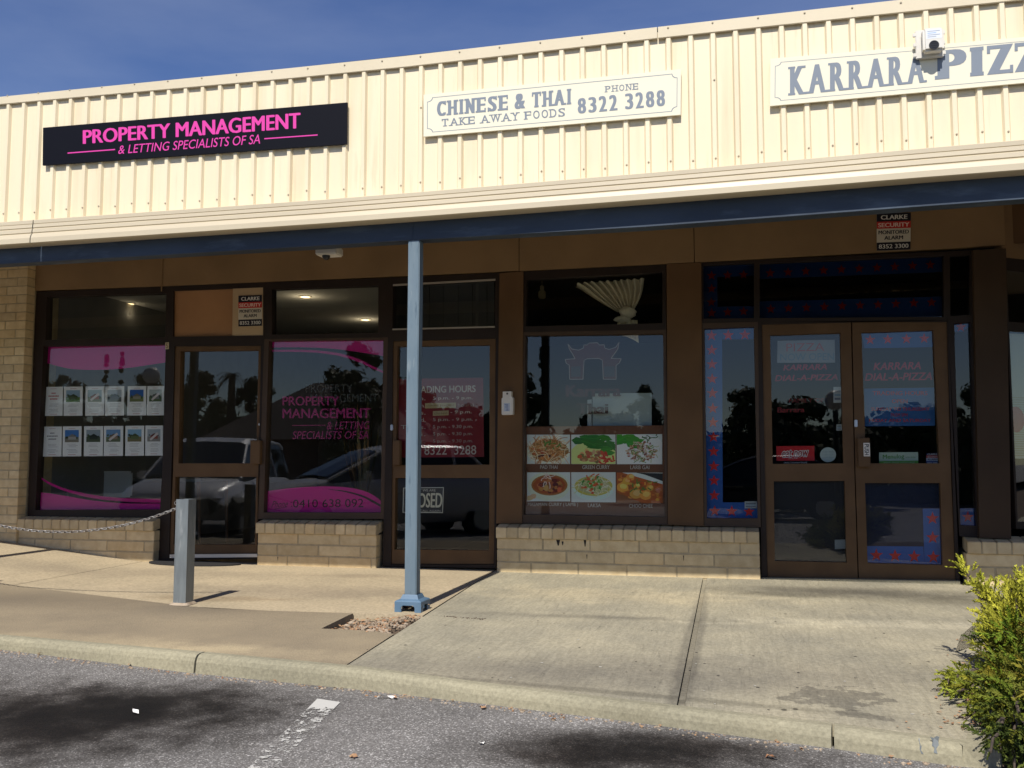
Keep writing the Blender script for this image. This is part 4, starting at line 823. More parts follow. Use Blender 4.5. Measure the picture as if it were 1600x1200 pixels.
# door mat, litter
mb = MB(); c = G(328, 876); vs = [(c.x + .46 * cos(2 * pi * k / 32), .0 - .16 + .20 * sin(2 * pi * k / 32) * (1 if sin(2 * pi * k / 32) < 0 else .5)) for k in range(32)]
mb.mesh([(x, y, zpath(x, y) + .002) for x, y in vs] + [(x, y, zpath(x, y) + .012) for x, y in vs], [tuple(range(32, 64))] + [(k, (k + 1) % 32, 32 + (k + 1) % 32, 32 + k) for k in range(32)])
tag(mb.build('door_mat', RUBBER), 'dark rounded rubber mat before the brown office door', 'mat')
PAPER = mat('white_paper', (.80, .79, .75), rough=.8)
def scrap(px, py, l, wd, col, label, nm, cat_, on_road=True, m=None):
    c = G(px, py, ASP + .04, .012) if on_road else G(px, py); z = (asph(c.x, c.y) if on_road else zpath(c.x, c.y)); a = R_.uniform(0, 3)
    mb = MB(); n = 4
    vs = [(c.x + (i / n - .5) * l * cos(a) - (j - .5) * wd * sin(a), c.y + (i / n - .5) * l * sin(a) + (j - .5) * wd * cos(a), z + .004 + R_.uniform(0, .012)) for i in range(n + 1) for j in (0, 1)]
    mb.mesh(vs, [(2 * i, 2 * i + 2, 2 * i + 3, 2 * i + 1) for i in range(n)]); tag(mb.build(nm, m or PAPER), label, cat_)
scrap(212, 1112, .055, .022, None, 'crumpled white paper scrap on the dark oil stain', 'paper_scrap', 'litter')
scrap(605, 1091, .09, .016, None, 'thin pale paper strip lying by the kerb near the painted line', 'paper_scrap', 'litter')
scrap(753, 1168, .03, .015, None, 'tiny white scrap on bare asphalt left of the right oil stain', 'paper_scrap', 'litter')
scrap(617, 1092, .04, .014, None, 'small orange brown leaf beside the paper strip at the kerb', 'fallen_leaf', 'leaf', m=DRYLEAF)
scrap(755, 1112, .03, .024, None, 'small rusty leaf on asphalt below the middle of the kerb', 'fallen_leaf', 'leaf', m=DRYLEAF)
scrap(840, 1110, .04, .02, None, 'dry leaf fragment at the kerb foot further right', 'fallen_leaf', 'leaf', m=DRYLEAF)
scrap(1206, 1192, .04, .018, None, 'orange leaf fragment at the bottom edge near the right oil stain', 'fallen_leaf', 'leaf', m=DRYLEAF)
scrap(552, 1186, .03, .02, None, 'pale yellow leaf fragment low on the asphalt in the middle', 'fallen_leaf', 'leaf', m=DRYLEAF)
c = wg(1500, 1188); mb = MB()
for k in range(9): leaf(mb, (c.x + R_.gauss(0, .02), c.y + R_.gauss(0, .02), ASP + .008 + .003 * k), R_.uniform(.02, .045), 0)
tag(mb.build('fallen_leaf', DRYLEAF), 'curled brown leaf at the kerb corner by the bush', 'leaf')
mb = MB()
for k in range(70):
    u_ = 66 * R_.random() ** .8; g_ = G(692 + u_, 963 + u_ * .075 + R_.gauss(0, .7)); pebble(mb, (g_.x, g_.y, zpath(g_.x, g_.y) + .001), R_.uniform(.002, .005))
tag(mb.build('weeds', SOIL), 'small weeds and dirt in the slab joint beside the post', 'weeds', kind='stuff')
mb = MB(); q0 = [(1453, 1151), (1459, 1153), (1463, 1150), (1468, 1151), (1466, 1158), (1467, 1164), (1463, 1170), (1465, 1178), (1459, 1176), (1460, 1168), (1456, 1165), (1457, 1158)]
for poly_ in (q0, [(1435, 1153), (1437, 1154), (1437, 1160), (1440, 1166), (1439, 1172), (1443, 1178), (1440, 1178), (1437, 1171), (1437, 1164)]):
    pts = []
    for x, y in poly_:
        yy = CY
        for it in range(6): p_ = P(x, y, yy); zr = p_.z - SLOPE * kerby(p_.x); yy = kerby(p_.x) + float(np.interp(-zr, [.004, .016, .035, .108], [-.004, -.015, -.022, -.030])) - .0025
        pts.append(P(x, y, yy))
    mb.face(pts, 0, (.17, .19, .195))
tag(mb.build('paint_smear', PRINT), 'blue grey paint smear on the kerb face near the bush', 'paint')

mb = MB()
for k in range(520):
    x = R_.uniform(-4.6, CX - .02); d = abs(R_.gauss(0, .035)) + .004; y = kerby(x) - .034 - d
    pebble(mb, (x, y, asph(x, y) + .001), R_.choice((.003, .004, .005, .007)), 0 if k % 9 else 1)
    if k % 14 == 0: leaf(mb, (x, y, asph(x, y) + .004), R_.uniform(.006, .015), 1)
tag(mb.build('grit', [ROCK, DRYLEAF]), 'loose grit and leaf crumbs along the foot of the kerb', 'grit', kind='stuff')
mb = MB()
for k in range(260):
    y = R_.uniform(CY + .1, -2.2); x = xE(y) + R_.gauss(.0, .09); leaf(mb, (x, y, max(SLOPE * y, bed(x, y)) + .003), R_.uniform(.005, .016), 0)
tag(mb.build('leaf_litter', DRYLEAF), 'dry needle and leaf litter along the edge under the bush', 'litter', kind='stuff')
mb = MB()
for k in range(90):      # dried gum and grit spots trodden into the concrete
    px, py = R_.uniform(560, 1480), R_.uniform(915, 1120); g_ = G(px, py); rr = R_.uniform(.003, .009)
    if g_.y < kin(g_.x) + .05: continue
    mb.face([(g_.x + rr * cos(2 * pi * j / 8) * R_.uniform(.7, 1.2), g_.y + rr * sin(2 * pi * j / 8) * R_.uniform(.7, 1.2), zpath(g_.x, g_.y) + .0012) for j in range(8)], 0, R_.choice([(.06, .055, .05), (.10, .09, .08), (.5, .48, .42), (.08, .07, .06)]))
tag(mb.build('gum_spots', PRINT), 'scattered dark and pale gum spots on the concrete path', 'spots', kind='stuff')
# ------------------------------------------------------------------ vinyl and printed matter behind the glass
YV = .034
MAG = (.60, .010, .25); MAGD = (.52, .010, .21); RED = (.56, .018, .018); BLU = (.018, .088, .34)
def decal(nm, label, cat_, fn, Y=YV, group=None):
    mb = MB(); fn(mb, Y); return tag(mb.build(nm, PRINT), label, cat_, group)
def curve_band(upper, lower): return upper + lower[::-1]
def strip(mb, Y, up_, lo_, col, layer):
    n = 24; ux, uy = zip(*up_); lx, ly = zip(*lo_)
    x0, x1 = max(ux[0], lx[0]), min(ux[-1], lx[-1])
    def sm(xs_, ys_, x):    # smooth interpolation through the measured points
        i = int(np.searchsorted(xs_, x)); i = min(max(i, 1), len(xs_) - 1); a, b = i - 1, i; t_ = (x - xs_[a]) / (xs_[b] - xs_[a])
        m = [(ys_[min(k + 1, len(xs_) - 1)] - ys_[max(k - 1, 0)]) / (xs_[min(k + 1, len(xs_) - 1)] - xs_[max(k - 1, 0)]) for k in (a, b)]; h = xs_[b] - xs_[a]
        return ys_[a] * (1 + 2 * t_) * (1 - t_) ** 2 + h * m[0] * t_ * (1 - t_) ** 2 + ys_[b] * t_ * t_ * (3 - 2 * t_) + h * m[1] * t_ * t_ * (t_ - 1)
    for k in range(n):
        a, b = x0 + (x1 - x0) * k / n, x0 + (x1 - x0) * (k + 1) / n
        mb.pol([(a, sm(ux, uy, a)), (b, sm(ux, uy, b)), (b, sm(lx, ly, b)), (a, sm(lx, ly, a))], Y, col, layer)
decal('window_vinyl', 'magenta vinyl band across the top of the listings window', 'window decal', lambda mb, Y: strip(mb, Y, z4((250, 600), (600, 592), (972, 588)), z4((250, 695), (330, 718), (430, 738), (600, 742), (760, 730), (972, 698)), MAG, 1))
def vb(mb, Y):
    strip(mb, Y, z5((212, 632), (300, 642), (420, 662), (560, 685), (750, 700), (945, 700)), z5((205, 738), (550, 742), (945, 744)), MAG, 1)
    strip(mb, Y, z5((218, 532), (290, 575), (400, 618), (560, 652), (750, 670), (945, 672)), z5((218, 540), (290, 590), (400, 634), (560, 672), (750, 690), (945, 696)), MAGD, 2)
decal('window_vinyl', 'magenta swoosh along the bottom of the listings window', 'window decal', vb)
def vc(mb, Y):
    strip(mb, Y, z6((155, 420), (500, 412), (826, 405)), z6((155, 462), (330, 460), (520, 468), (690, 490), (826, 512)), MAG, 1)
    strip(mb, Y, z6((160, 474), (400, 476), (560, 494), (680, 530), (760, 570), (822, 600)), z6((160, 486), (400, 490), (560, 510), (680, 548), (760, 586), (822, 612)), MAGD, 2)
decal('window_vinyl', 'magenta band and swoosh at the top of the phone number window', 'window decal', vc)
def vd(mb, Y):
    strip(mb, Y, z7((132, 478), (300, 458), (470, 450), (600, 455), (700, 474), (770, 506), (808, 535)), z7((120, 604), (400, 606), (808, 609)), MAG, 1)
    strip(mb, Y, z7((500, 466), (600, 476), (700, 502), (760, 530), (808, 558)), z7((500, 468), (600, 484), (700, 514), (760, 546), (808, 572)), (.02, .012, .016), 3)
    K = (.014, .010, .012)
    text(mb, '0410 638 092', z7((292, 528), (705, 522), (705, 572), (292, 574)), Y, K, 3, bold=-.006); text(mb, ':', z7((280, 540), (288, 540), (288, 570), (280, 570)), Y, K, 3)
    text(mb, 'Phone', z7((165, 536), (270, 530), (270, 572), (165, 575)), Y, K, 3, shear=.5, bold=-.01); mb.pol(z7((180, 582), (255, 570), (255, 572), (180, 586)), Y, K, 3)
decal('window_vinyl', 'magenta bottom band with black phone number 0410 638 092', 'window decal', vd)
def vt(mb, Y):
    c = (.36, .02, .16)
    text(mb, 'PROPERTY', z6((230, 748), (562, 748), (562, 801), (230, 801)), Y, c, 2, bold=.03); text(mb, 'MANAGEMENT', z6((230, 820), (745, 817), (745, 874), (230, 876)), Y, c, 2, bold=.03)
    text(mb, '& LETTING', z6((488, 895), (742, 893), (742, 940), (488, 942)), Y, c, 2, shear=.2); mb.pol(z6((288, 916), (482, 914), (482, 918), (288, 920)), Y, c, 2)
    text(mb, 'SPECIALISTS OF SA', z6((288, 952), (742, 950), (742, 996), (288, 998)), Y, c, 2, shear=.2)
decal('window_lettering', 'pink PROPERTY MANAGEMENT lettering in the middle of the window', 'lettering', vt)
def vg(mb, Y):
    c = (.085, .085, .08)
    text(mb, 'PROPERTY', z6((368, 676), (640, 676), (640, 723), (368, 723)), Y, c, 1, bold=.0); text(mb, 'MANAGEMENT', z6((395, 735), (790, 733), (790, 778), (395, 780)), Y, c, 1)
decal('window_lettering', 'faint grey PROPERTY lettering set back behind the pink lettering', 'lettering', vg, .16)
# listing sheets
XA = [(262, 368), (375, 485), (502, 612), (617, 728), (748, 857), (863, 962)]; XB = [(252, 362), (368, 478), (493, 604), (609, 722), (735, 845), (852, 955)]
ORD = ['first', 'second', 'third', 'fourth', 'fifth', 'sixth']
DESC = [['white notice sheet with red heading and no photo', 'white listing sheet with green lawn photo', 'white sheet with a strip across a red roof photo', 'white listing sheet with a grey building photo', 'white listing sheet with deep blue sky photo', 'white listing sheet with a crossed house photo'],
        ['plain white notice sheet with small text', 'white listing sheet with bright blue sky photo', 'white listing sheet with dark tree photo', 'white listing sheet with a strip over a house photo', 'white listing sheet with sky and brown yard photo', 'white listing sheet with a reddish house photo']]
def sheet(q, row, k):
    rnd = random.Random(row * 10 + k); t = thing('listing_sheet', P(*q[3], YV), DESC[row][k] + ', ' + ORD[k] + ' in the ' + ('upper' if row == 0 else 'lower') + ' row', 'listing sheet', 'property listing sheets in the window')
    solid('paper', t, q, YV + .001, .0015, (.84, .84, .85), PRINT); Y = YV + .001
    Rq = lambda u0, u1, v0, v1: [bil(q, u0, v1), bil(q, u1, v1), bil(q, u1, v0), bil(q, u0, v0)]
    mb = MB()
    if k == 0:
        c = (.5, .06, .05) if row == 0 else (.2, .2, .22)
        for j, (a, b) in enumerate(((.38, .62), (.22, .8), (.3, .72))):
            for i in range(7):
                u = a + (b - a) * i / 7; mb.pol(Rq(u, u + (b - a) / 9, .76 - .1 * j, .80 - .1 * j), Y, c, 2)
    else:
        sk, gr, hs = [((.30, .42, .55), (.10, .19, .04), (.06, .09, .03)), ((.35, .45, .5), (.2, .22, .12), (.35, .1, .05)), ((.45, .5, .55), (.10, .11, .10), (.08, .09, .1)), ((.03, .12, .42), (.17, .19, .07), (.3, .27, .2)), ((.45, .5, .5), (.09, .13, .06), (.2, .2, .2))][k - 1] if row == 0 else \
                     [((.06, .2, .55), (.22, .2, .16), (.4, .38, .36)), ((.3, .36, .42), (.07, .09, .05), (.02, .03, .02)), ((.15, .3, .55), (.12, .15, .08), (.3, .2, .15)), ((.25, .45, .65), (.2, .17, .08), (.12, .16, .06)), ((.4, .45, .5), (.28, .27, .25), (.3, .08, .06))][k - 1]
        u0, u1, v0, v1 = (.12, .86, .47, .88); mb.pol(Rq(u0, u1, v0, v1), Y, sk, 1); mb.pol(Rq(u0, u1, v0, v0 + .17), Y, gr, 2)
        for i in range(9):
            cu = rnd.uniform(u0 + .08, u1 - .08); r = rnd.uniform(.03, .075); cv = v0 + .17 + rnd.uniform(-.03, .06); mb.pol([(bil(q, cu + r * cos(2 * pi * j / 9) * rnd.uniform(.7, 1.2), cv + r * .7 * sin(2 * pi * j / 9) * rnd.uniform(.7, 1.2))) for j in range(9)], Y, tuple(v * rnd.uniform(.5, 1.2) for v in (.05, .08, .03)), 3 + i * .2)
        mb.pol([bil(q, *p) for p in ((.30, .56), (.72, .56), (.72, .66), (.51, .74), (.30, .66))], Y, hs, 6)
        mb.pol([bil(q, *p) for p in ((.25, .65), (.77, .65), (.52, .75))], Y, tuple(v * .55 for v in hs), 7)
        if (row, k) in ((0, 2), (0, 5), (1, 3), (1, 5)): mb.pol([bil(q, *p) for p in ((.25, .55), (.33, .50), (.76, .72), (.68, .78))], Y, (.7, .62, .6), 8)
    for j in range(7):
        a = .3 + rnd.uniform(-.1, .05); b = .7 + rnd.uniform(-.05, .12); v = .40 - j * .045
        if j in (3,): continue
        mb.pol(Rq(a, b, v, v + .012), Y, (.40, .40, .42), 2)
    mb.pol(Rq(.3, .7, .05, .065), Y, (.5, .2, .22), 2); mb.pol(Rq(.33, .67, .925, .937), Y, (.5, .25, .25), 2)
    mb.build('print', PRINT, t)
for k, (a, b) in enumerate(XA): sheet(z4((a, 842 - k), (b, 841 - k), (b - 2, 1011 - k * .6), (a - 3, 1012 - k * .6)), 0, k)
for k, (a, b) in enumerate(XB): sheet(z5((a, 250 - k * 1.2), (b, 249 - k * 1.2), (b - 2, 424 - k), (a - 2, 425 - k)), 1, k)
# little metal standoffs / number tag
decal('number_tag', 'small cream number tag on the window frame corner', 'tag', lambda mb, Y: (mb.pol(z4((968, 582), (990, 580), (990, 620), (968, 622)), Y, (.5, .42, .28), 1), text(mb, '5', z4((972, 588), (986, 588), (986, 615), (972, 615)), Y, (.15, .08, .03), 3)), FR - .004)
# trading hours sign, closed sign
def th(mb, Y):
    mr = (.17, .008, .012); wt = (.62, .56, .50); dm = (.30, .20, .18)
    q = [(621, 592), (755, 590), (756.5, 714), (620, 715)]; mb.pol(q, Y, mr, 1)
    text(mb, 'TRADING HOURS', z6((984, 689), (1362, 683), (1362, 722), (984, 728)), Y, wt, 3, bold=.02)
    rows = [('Sun.', '5 p.m. - 9 p.m.'), ('Mon.', None), ('Tues.', None), ('Wed.', '5 p.m. - 9 p.m.'), ('Thurs.', '5 p.m. - 9.30 p.m.'), ('Fri.', '5 p.m. - 9.30 p.m.'), ('Sat.', '5 p.m. - 9.30 p.m.')]
    for k, (d, h) in enumerate(rows):
        y = 748 + k * 42; c = tuple(a * (1 - .09 * k) for a in wt)
        text(mb, d, z6((1080 - 26 * len(d), y), (1068, y), (1068, y + 22), (1080 - 26 * len(d), y + 22)), Y, c, 3)
        if h: text(mb, h, z6((1112, y), (1345, y - 2), (1345, y + 22), (1112, y + 24)), Y, c, 3)
    text(mb, 'hours)', z6((1258, 788), (1352, 786), (1352, 812), (1258, 814)), Y, dm, 3); text(mb, '- 9 p.m.', z6((1215, 830), (1338, 828), (1338, 852), (1215, 854)), Y, wt, 3)
    for (a, b, y0, y1, s_) in ((1066, 1246, 786, 818, 'closed (except'), (1112, 1204, 832, 862, 'closed')):
        mb.pol(z6((a, y0 + 2), (b, y0 - 2), (b, y1 - 4), (a, y1)), Y, (.42, .33, .18), 4); text(mb, s_, z6((a + 8, y0 + 8), (b - 8, y0 + 5), (b - 8, y1 - 10), (a + 8, y1 - 8)), Y, (.20, .13, .06), 5)
    text(mb, 'Ph.', z6((960, 1040), (1040, 1038), (1040, 1090), (960, 1092)), Y, wt, 3); text(mb, '8322  3288', z6((1062, 1038), (1365, 1034), (1365, 1088), (1062, 1090)), Y, tuple(v * .75 for v in wt), 3)
decal('trading_hours_sign', 'maroon trading hours sign inside the glazed door behind the post', 'sign', th)
def cl(mb, Y):
    q = [(630, 762), (693.5, 761), (692, 801.5), (629, 801)]; mb.pol(q, Y, (.55, .54, .48), 1); mb.pol([(631.3, 763), (692.3, 762.2), (691, 800.4), (630.3, 800)], Y, (.012, .014, .018), 2)
    text(mb, 'CLOSED', z7((958, 492), (1168, 488), (1165, 574), (956, 572)), Y, (.60, .58, .46), 4, bold=.04)
    text(mb, 'SORRY WE ARE', z7((980, 465), (1128, 465), (1128, 480), (980, 480)), Y, (.5, .5, .45), 4); text(mb, 'PLEASE CALL AGAIN', z7((965, 586), (1155, 588), (1155, 599), (965, 598)), Y, (.5, .5, .45), 4)
decal('closed_sign', 'small dark CLOSED sign low on the glazed door behind the post', 'sign', cl)
# dispenser on the column
a, b = P(784, 612, -.10), P(801.5, 648, -.10); t = thing('dispenser', (a.x, -.05, b.z), 'white bottle-shaped dispenser mounted on the brown column', 'dispenser')
mb = MB(); xm_ = (a.x + b.x) / 2; prof = [(.5, 0), (.5, .78), (.42, .86), (.40, 1)]; hh = a.z - b.z; ww = b.x - a.x
mb.prism([(xm_ - ww * .5, 0, b.z + .01), (xm_ - ww * .46, 0, b.z), (xm_ + ww * .46, 0, b.z), (xm_ + ww * .5, 0, b.z + .01), (xm_ + ww * .5, 0, b.z + hh * .72), (xm_ + ww * .36, 0, b.z + hh * .8), (xm_ + ww * .36, 0, a.z), (xm_ - ww * .40, 0, a.z), (xm_ - ww * .40, 0, b.z + hh * .75), (xm_ - ww * .5, 0, b.z + hh * .7)], -.105, -.05); mb.build('bottle', WHITEP, t)
mb = MB(); mb.face([(xm_ - .03, -.1055, b.z + .03), (xm_ + .025, -.1055, b.z + .03), (xm_ + .025, -.1055, b.z + .10), (xm_ - .03, -.1055, b.z + .10)], 0, (.50, .56, .66))
for k in range(6): mb.face([(xm_ + R_.uniform(-.028, .0), -.106, b.z + .035 + .01 * k), (xm_ + R_.uniform(.005, .022), -.106, b.z + .035 + .01 * k), (xm_ + R_.uniform(.0, .022), -.106, b.z + .041 + .01 * k), (xm_ - .02, -.106, b.z + .041 + .01 * k)], 0, (.2, .25, .4))
mb.build('label_print', PRINT, t); mb = MB(); mb.mesh([(xm_ + .009 * cos(k * pi / 6), -.1056, a.z - .018 + .009 * sin(k * pi / 6)) for k in range(12)], [tuple(range(12))], 0, (.1, .08, .07)); mb.build('logo', PRINT, t)

# food poster
def food(mb, q, kind, Y):
    rnd = random.Random(kind * 31 + 5); B_ = lambda u, v: bil(q, u, v); lay = [2.0]
    def put(pts, col):
        pts = [(min(max(u, .005), .995), min(max(v, .005), .995)) for u, v in pts]
        lay[0] += .028; mb.pol([B_(u, v) for u, v in pts], Y, tuple(min(.9, c * 1.35) for c in col), lay[0])
    def ov(u, v, a, b, col, n=14, jit=.12, rot=0): put(oval(u, v, a, b, n, jit, rot, rnd), tuple(max(0, c * rnd.uniform(.8, 1.2)) for c in col))
    def noodle(u, v, L_, wd, col):
        a = rnd.uniform(0, 6.28); cv = rnd.uniform(-2.5, 2.5); up_, lo_ = [], []
        for i in range(6): 
            t_ = a + cv * i / 5; up_.append((u - wd * sin(t_), v + wd * cos(t_) * 1.3)); lo_.append((u + wd * sin(t_), v - wd * cos(t_) * 1.3)); u += cos(t_) * L_ / 5; v += sin(t_) * L_ / 5 * 1.3
        put(up_ + lo_[::-1], col)
    def lf(u, v, L_, wd, rot, col):
        pts = [(-L_, 0), (-L_ * .4, wd), (L_ * .3, wd * .8), (L_, 0), (L_ * .3, -wd * .8), (-L_ * .4, -wd)]
        put([(u + x * cos(rot) - y * sin(rot), v + (x * sin(rot) + y * cos(rot)) * 1.3) for x, y in pts], tuple(c * rnd.uniform(.75, 1.3) for c in col)); put([(u + x * cos(rot) - y * sin(rot) * .05, v + (x * sin(rot)) * 1.3 + y) for x, y in ((-L_, -.006), (L_, -.006), (L_, .006), (-L_, .006))], tuple(c * 1.6 for c in col))
    W_ = (.56, .60, .58)
    def inr(cx, cy, rx, ry):
        while 1:
            u, v = rnd.uniform(-1, 1), rnd.uniform(-1, 1)
            if u * u + v * v < 1: return cx + u * rx, cy + v * ry
    mb.pol(q, Y, tuple(c * 1.35 for c in W_), 1)
    if kind == 0:
        ov(.5, .46, .52, .50, (.60, .63, .62), 30, .0); ov(.5, .46, .45, .38, (.34, .13, .04), 26, .06)
        for k in range(190): u, v = inr(.5, .48, .45, .37); noodle(u, v, rnd.uniform(.12, .3), .0075, rnd.choice([(.55, .27, .10), (.62, .36, .16), (.42, .16, .05), (.66, .46, .26), (.36, .12, .035)]))
        for k in range(14): u, v = inr(.5, .45, .38, .3); ov(u, v, .04, .045, rnd.choice([(.45, .1, .04), (.55, .2, .06), (.12, .03, .02)]))
        for k in range(16): u, v = inr(.56, .62, .22, .22); lf(u, v, rnd.uniform(.03, .07), .015, rnd.uniform(0, 6), (.06, .17, .03))
        for k in range(14): u, v = inr(.2 + .6 * (k % 2), .35, .15, .15); noodle(u, v, .3, .006, (.72, .62, .42))
    elif kind == 1:
        ov(.5, .2, .56, .62, (.60, .54, .26), 26, .03)
        for k in range(11): lf(rnd.uniform(.1, .92), rnd.uniform(.58, .9), rnd.uniform(.16, .27), rnd.uniform(.07, .11), rnd.uniform(-.5, .6), (.035, .16, .025))
        for k in range(6): lf(rnd.uniform(.68, .95), rnd.uniform(.35, .7), rnd.uniform(.12, .2), .07, rnd.uniform(-.9, .9), (.05, .20, .035))
        for k in range(36): u, v = inr(.48, .27, .32, .2); ov(u, v, rnd.uniform(.03, .075), rnd.uniform(.04, .08), rnd.choice([(.48, .26, .12), (.55, .38, .18), (.35, .14, .07), (.2, .16, .05), (.50, .10, .05)]))
        for k in range(16): noodle(rnd.uniform(.6, .95), rnd.uniform(.05, .3), .12, .018, (.50, .05, .03))
    elif kind == 2:
        ov(.5, .4, .62, .62, (.66, .68, .66), 26, .0)
        for k in range(12): lf(rnd.uniform(.02, .45), rnd.uniform(.62, .98), rnd.uniform(.1, .2), .09, rnd.uniform(-1, 1), (.05, .22, .03))
        for k in range(170): u, v = inr(.55, .42, .33, .33); ov(u, v, rnd.uniform(.015, .04), rnd.uniform(.015, .045), rnd.choice([(.42, .20, .13), (.52, .32, .22), (.30, .11, .07), (.58, .44, .36), (.2, .07, .05)]), 8, .3)
        for k in range(45): u, v = inr(.6, .42, .36, .34); noodle(u, v, .1, .008, rnd.choice([(.10, .24, .05), (.6, .6, .5), (.4, .42, .2)]))
        for k in range(8): noodle(rnd.uniform(.62, .95), rnd.uniform(.86, .96), .12, .01, (.04, .1, .02))
    elif kind == 3:
        ov(.5, .52, .49, .5, (.62, .60, .56), 28, .0); ov(.52, .56, .42, .36, (.38, .11, .03), 28, .0); ov(.52, .56, .37, .31, (.30, .07, .02), 28, .04)
        for k in range(48): u, v = inr(.5, .55, .32, .26); ov(u, v, rnd.uniform(.03, .075), rnd.uniform(.04, .08), rnd.choice([(.12, .022, .015), (.20, .04, .02), (.08, .02, .02), (.28, .09, .03), (.42, .16, .05)]))
        for k in range(9): noodle(rnd.uniform(.38, .62), rnd.uniform(.66, .9), .18, .010, (.60, .50, .45))
        ov(.44, .46, .06, .1, (.55, .28, .08)); ov(.75, .4, .05, .09, (.45, .14, .05))
        for k in range(5): ov(rnd.uniform(.02, .2), rnd.uniform(.04, .2), .07, .07, (.6, .35, .2))
    elif kind == 4:
        ov(.5, .46, .46, .40, (.66, .70, .66), 30, .0); ov(.5, .54, .43, .33, (.56, .40, .10), 28, .0); ov(.5, .55, .37, .27, (.44, .38, .18), 28, .05)
        for k in range(75): u, v = inr(.5, .55, .36, .25); noodle(u, v, .2, .008, rnd.choice([(.62, .56, .36), (.5, .5, .24), (.66, .62, .5)]))
        for k in range(42): u, v = inr(.48, .64, .25, .22); lf(u, v, rnd.uniform(.02, .08), .018, rnd.uniform(0, 6), rnd.choice([(.05, .19, .03), (.10, .26, .05), (.18, .3, .08)]))
        for k in range(12): u, v = inr(.5, .52, .28, .22); ov(u, v, .035, .04, rnd.choice([(.5, .07, .03), (.55, .16, .05)]))
        for k in range(8): noodle(rnd.uniform(.35, .55), rnd.uniform(.75, .85), .12, .015, (.5, .12, .04))
    else:
        mb.pol([B_(*p) for p in ((0, .35), (0, 1), (.12, 1), (1, .62), (1, 0), (.55, 0))], Y, (.48, .12, .03), 1.5); mb.pol([B_(*p) for p in ((.42, 1), (1, .98), (1, .72), (.62, .93))], Y, (.03, .03, .035), 1.6)
        mb.pol([B_(*p) for p in ((0, .35), (.55, 0), (0, 0))], Y, (.3, .12, .05), 1.6)
        for k in range(85): u, v = rnd.uniform(.03, .97), rnd.uniform(.1, .9); u, v = (u, v) if v < 1.02 - .42 * u and v > .36 - .66 * u else (.4, .45); ov(u, v, rnd.uniform(.02, .06), rnd.uniform(.02, .07), rnd.choice([(.50, .16, .03), (.40, .09, .02), (.56, .24, .05), (.30, .08, .02)]))
        for (u, v, r) in ((.12, .52, .13), (.22, .72, .1), (.42, .3, .14), (.62, .26, .13), (.44, .56, .07), (.30, .85, .09), (.72, .5, .08)):
            ov(u, v, r, r * 1.25, (.58, .30, .05), 16, .1); ov(u + .02, v + .03, r * .6, r * .7, (.68, .44, .12), 14, .1)
        for k in range(16): noodle(rnd.uniform(.2, .8), rnd.uniform(.4, .75), .1, .014, rnd.choice([(.1, .16, .03), (.5, .06, .02)]))
YP = YV - .001
POST = a1((220, 100), (1040, 92), (1045, 634), (215, 617))
t = thing('menu_poster', P(*POST[3], YP), 'brown menu poster of six food photos in the restaurant window', 'poster'); solid('sheet', t, POST, YP, .002, (.17, .068, .034), PRINT)
FQ = [((238, 147), (490, 147), (490, 319), (238, 318)), ((497, 147), (756, 146), (757, 319), (497, 319)), ((762, 145), (1030, 144), (1030, 320), (764, 320)), ((238, 368), (491, 367), (491, 538), (238, 537)), ((497, 367), (757, 367), (758, 543), (498, 542)), ((764, 369), (1033, 370), (1033, 548), (765, 545))]
for k, f_ in enumerate(FQ):
    mb = MB(); food(mb, a1(*f_), k, YP); tag(mb.build('food_photo', PRINT, t), ['photo of orange noodles', 'photo of green leaves over curry', 'photo of minced meat with lettuce', 'photo of dark red curry in a bowl', 'photo of a pale noodle bowl with herbs', 'photo of an orange prawn curry'][k])
for s_, a, b, y0, y1 in (('PAD THAI', 315, 417, 327, 347), ('GREEN CURRY', 562, 722, 326, 348), ('LARB GAI', 843, 955, 327, 349), ('MASAMAN CURRY ( LAMB )', 243, 537, 545, 571), ('LAKSA', 595, 671, 550, 572), ('CHOO CHEE', 836, 974, 553, 575)): mb = MB(); text(mb, s_, a1((a, y0), (b, y0), (b, y1), (a, y1)), YP, (.55, .53, .48), 3, bold=.01); mb.build('caption', PRINT, t)
# restaurant emblem: gate outline and name
def em(mb, Y):
    rd = (.085, .022, .018); wl = (.34, .30, .28)
    roof = [(478, 515), (500, 545), (540, 552), (568, 540), (572, 520), (590, 522), (600, 510), (652, 508), (662, 522), (690, 520), (694, 540), (720, 548), (758, 535), (778, 505), (770, 545), (745, 580), (730, 600), (790, 602), (778, 628), (760, 640), (760, 722), (685, 722), (680, 610), (660, 600), (590, 602), (572, 612), (566, 722), (488, 722), (486, 640), (468, 628), (462, 606), (520, 602), (505, 575), (486, 545)]
    o = z8(*roof); cx = sum(p[0] for p in o) / len(o); cy = sum(p[1] for p in o) / len(o)
    n = len(o)
    for i in range(n):
        a, b = Vector((*o[i], 0)), Vector((*o[(i + 1) % n], 0)); d = (b - a).normalized(); nn = Vector((d.y, -d.x, 0)) * .55
        mb.pol([(a + nn).to_tuple()[:2], (b + nn).to_tuple()[:2], (b - nn).to_tuple()[:2], (a - nn).to_tuple()[:2]], Y, wl, 2 + .01 * i)
    mb.pol(o, Y, rd, 1)
    for (x0_, x1_) in ((496, 552), (690, 752)): mb.pol(z8((x0_, 648), (x1_, 646), (x1_, 706), (x0_, 708)), Y, (.05, .05, .055), 3)
    text(mb, 'Karrara', z8((464, 757), (790, 755), (790, 822), (464, 826)), Y, (.07, .014, .012), 3, bold=.06); text(mb, 'Thai', z8((528, 866), (715, 864), (715, 924), (528, 927)), Y, (.05, .012, .010), 3, bold=.06)
decal('window_emblem', 'dark red temple gate emblem with Karrara Thai lettering', 'emblem', em)
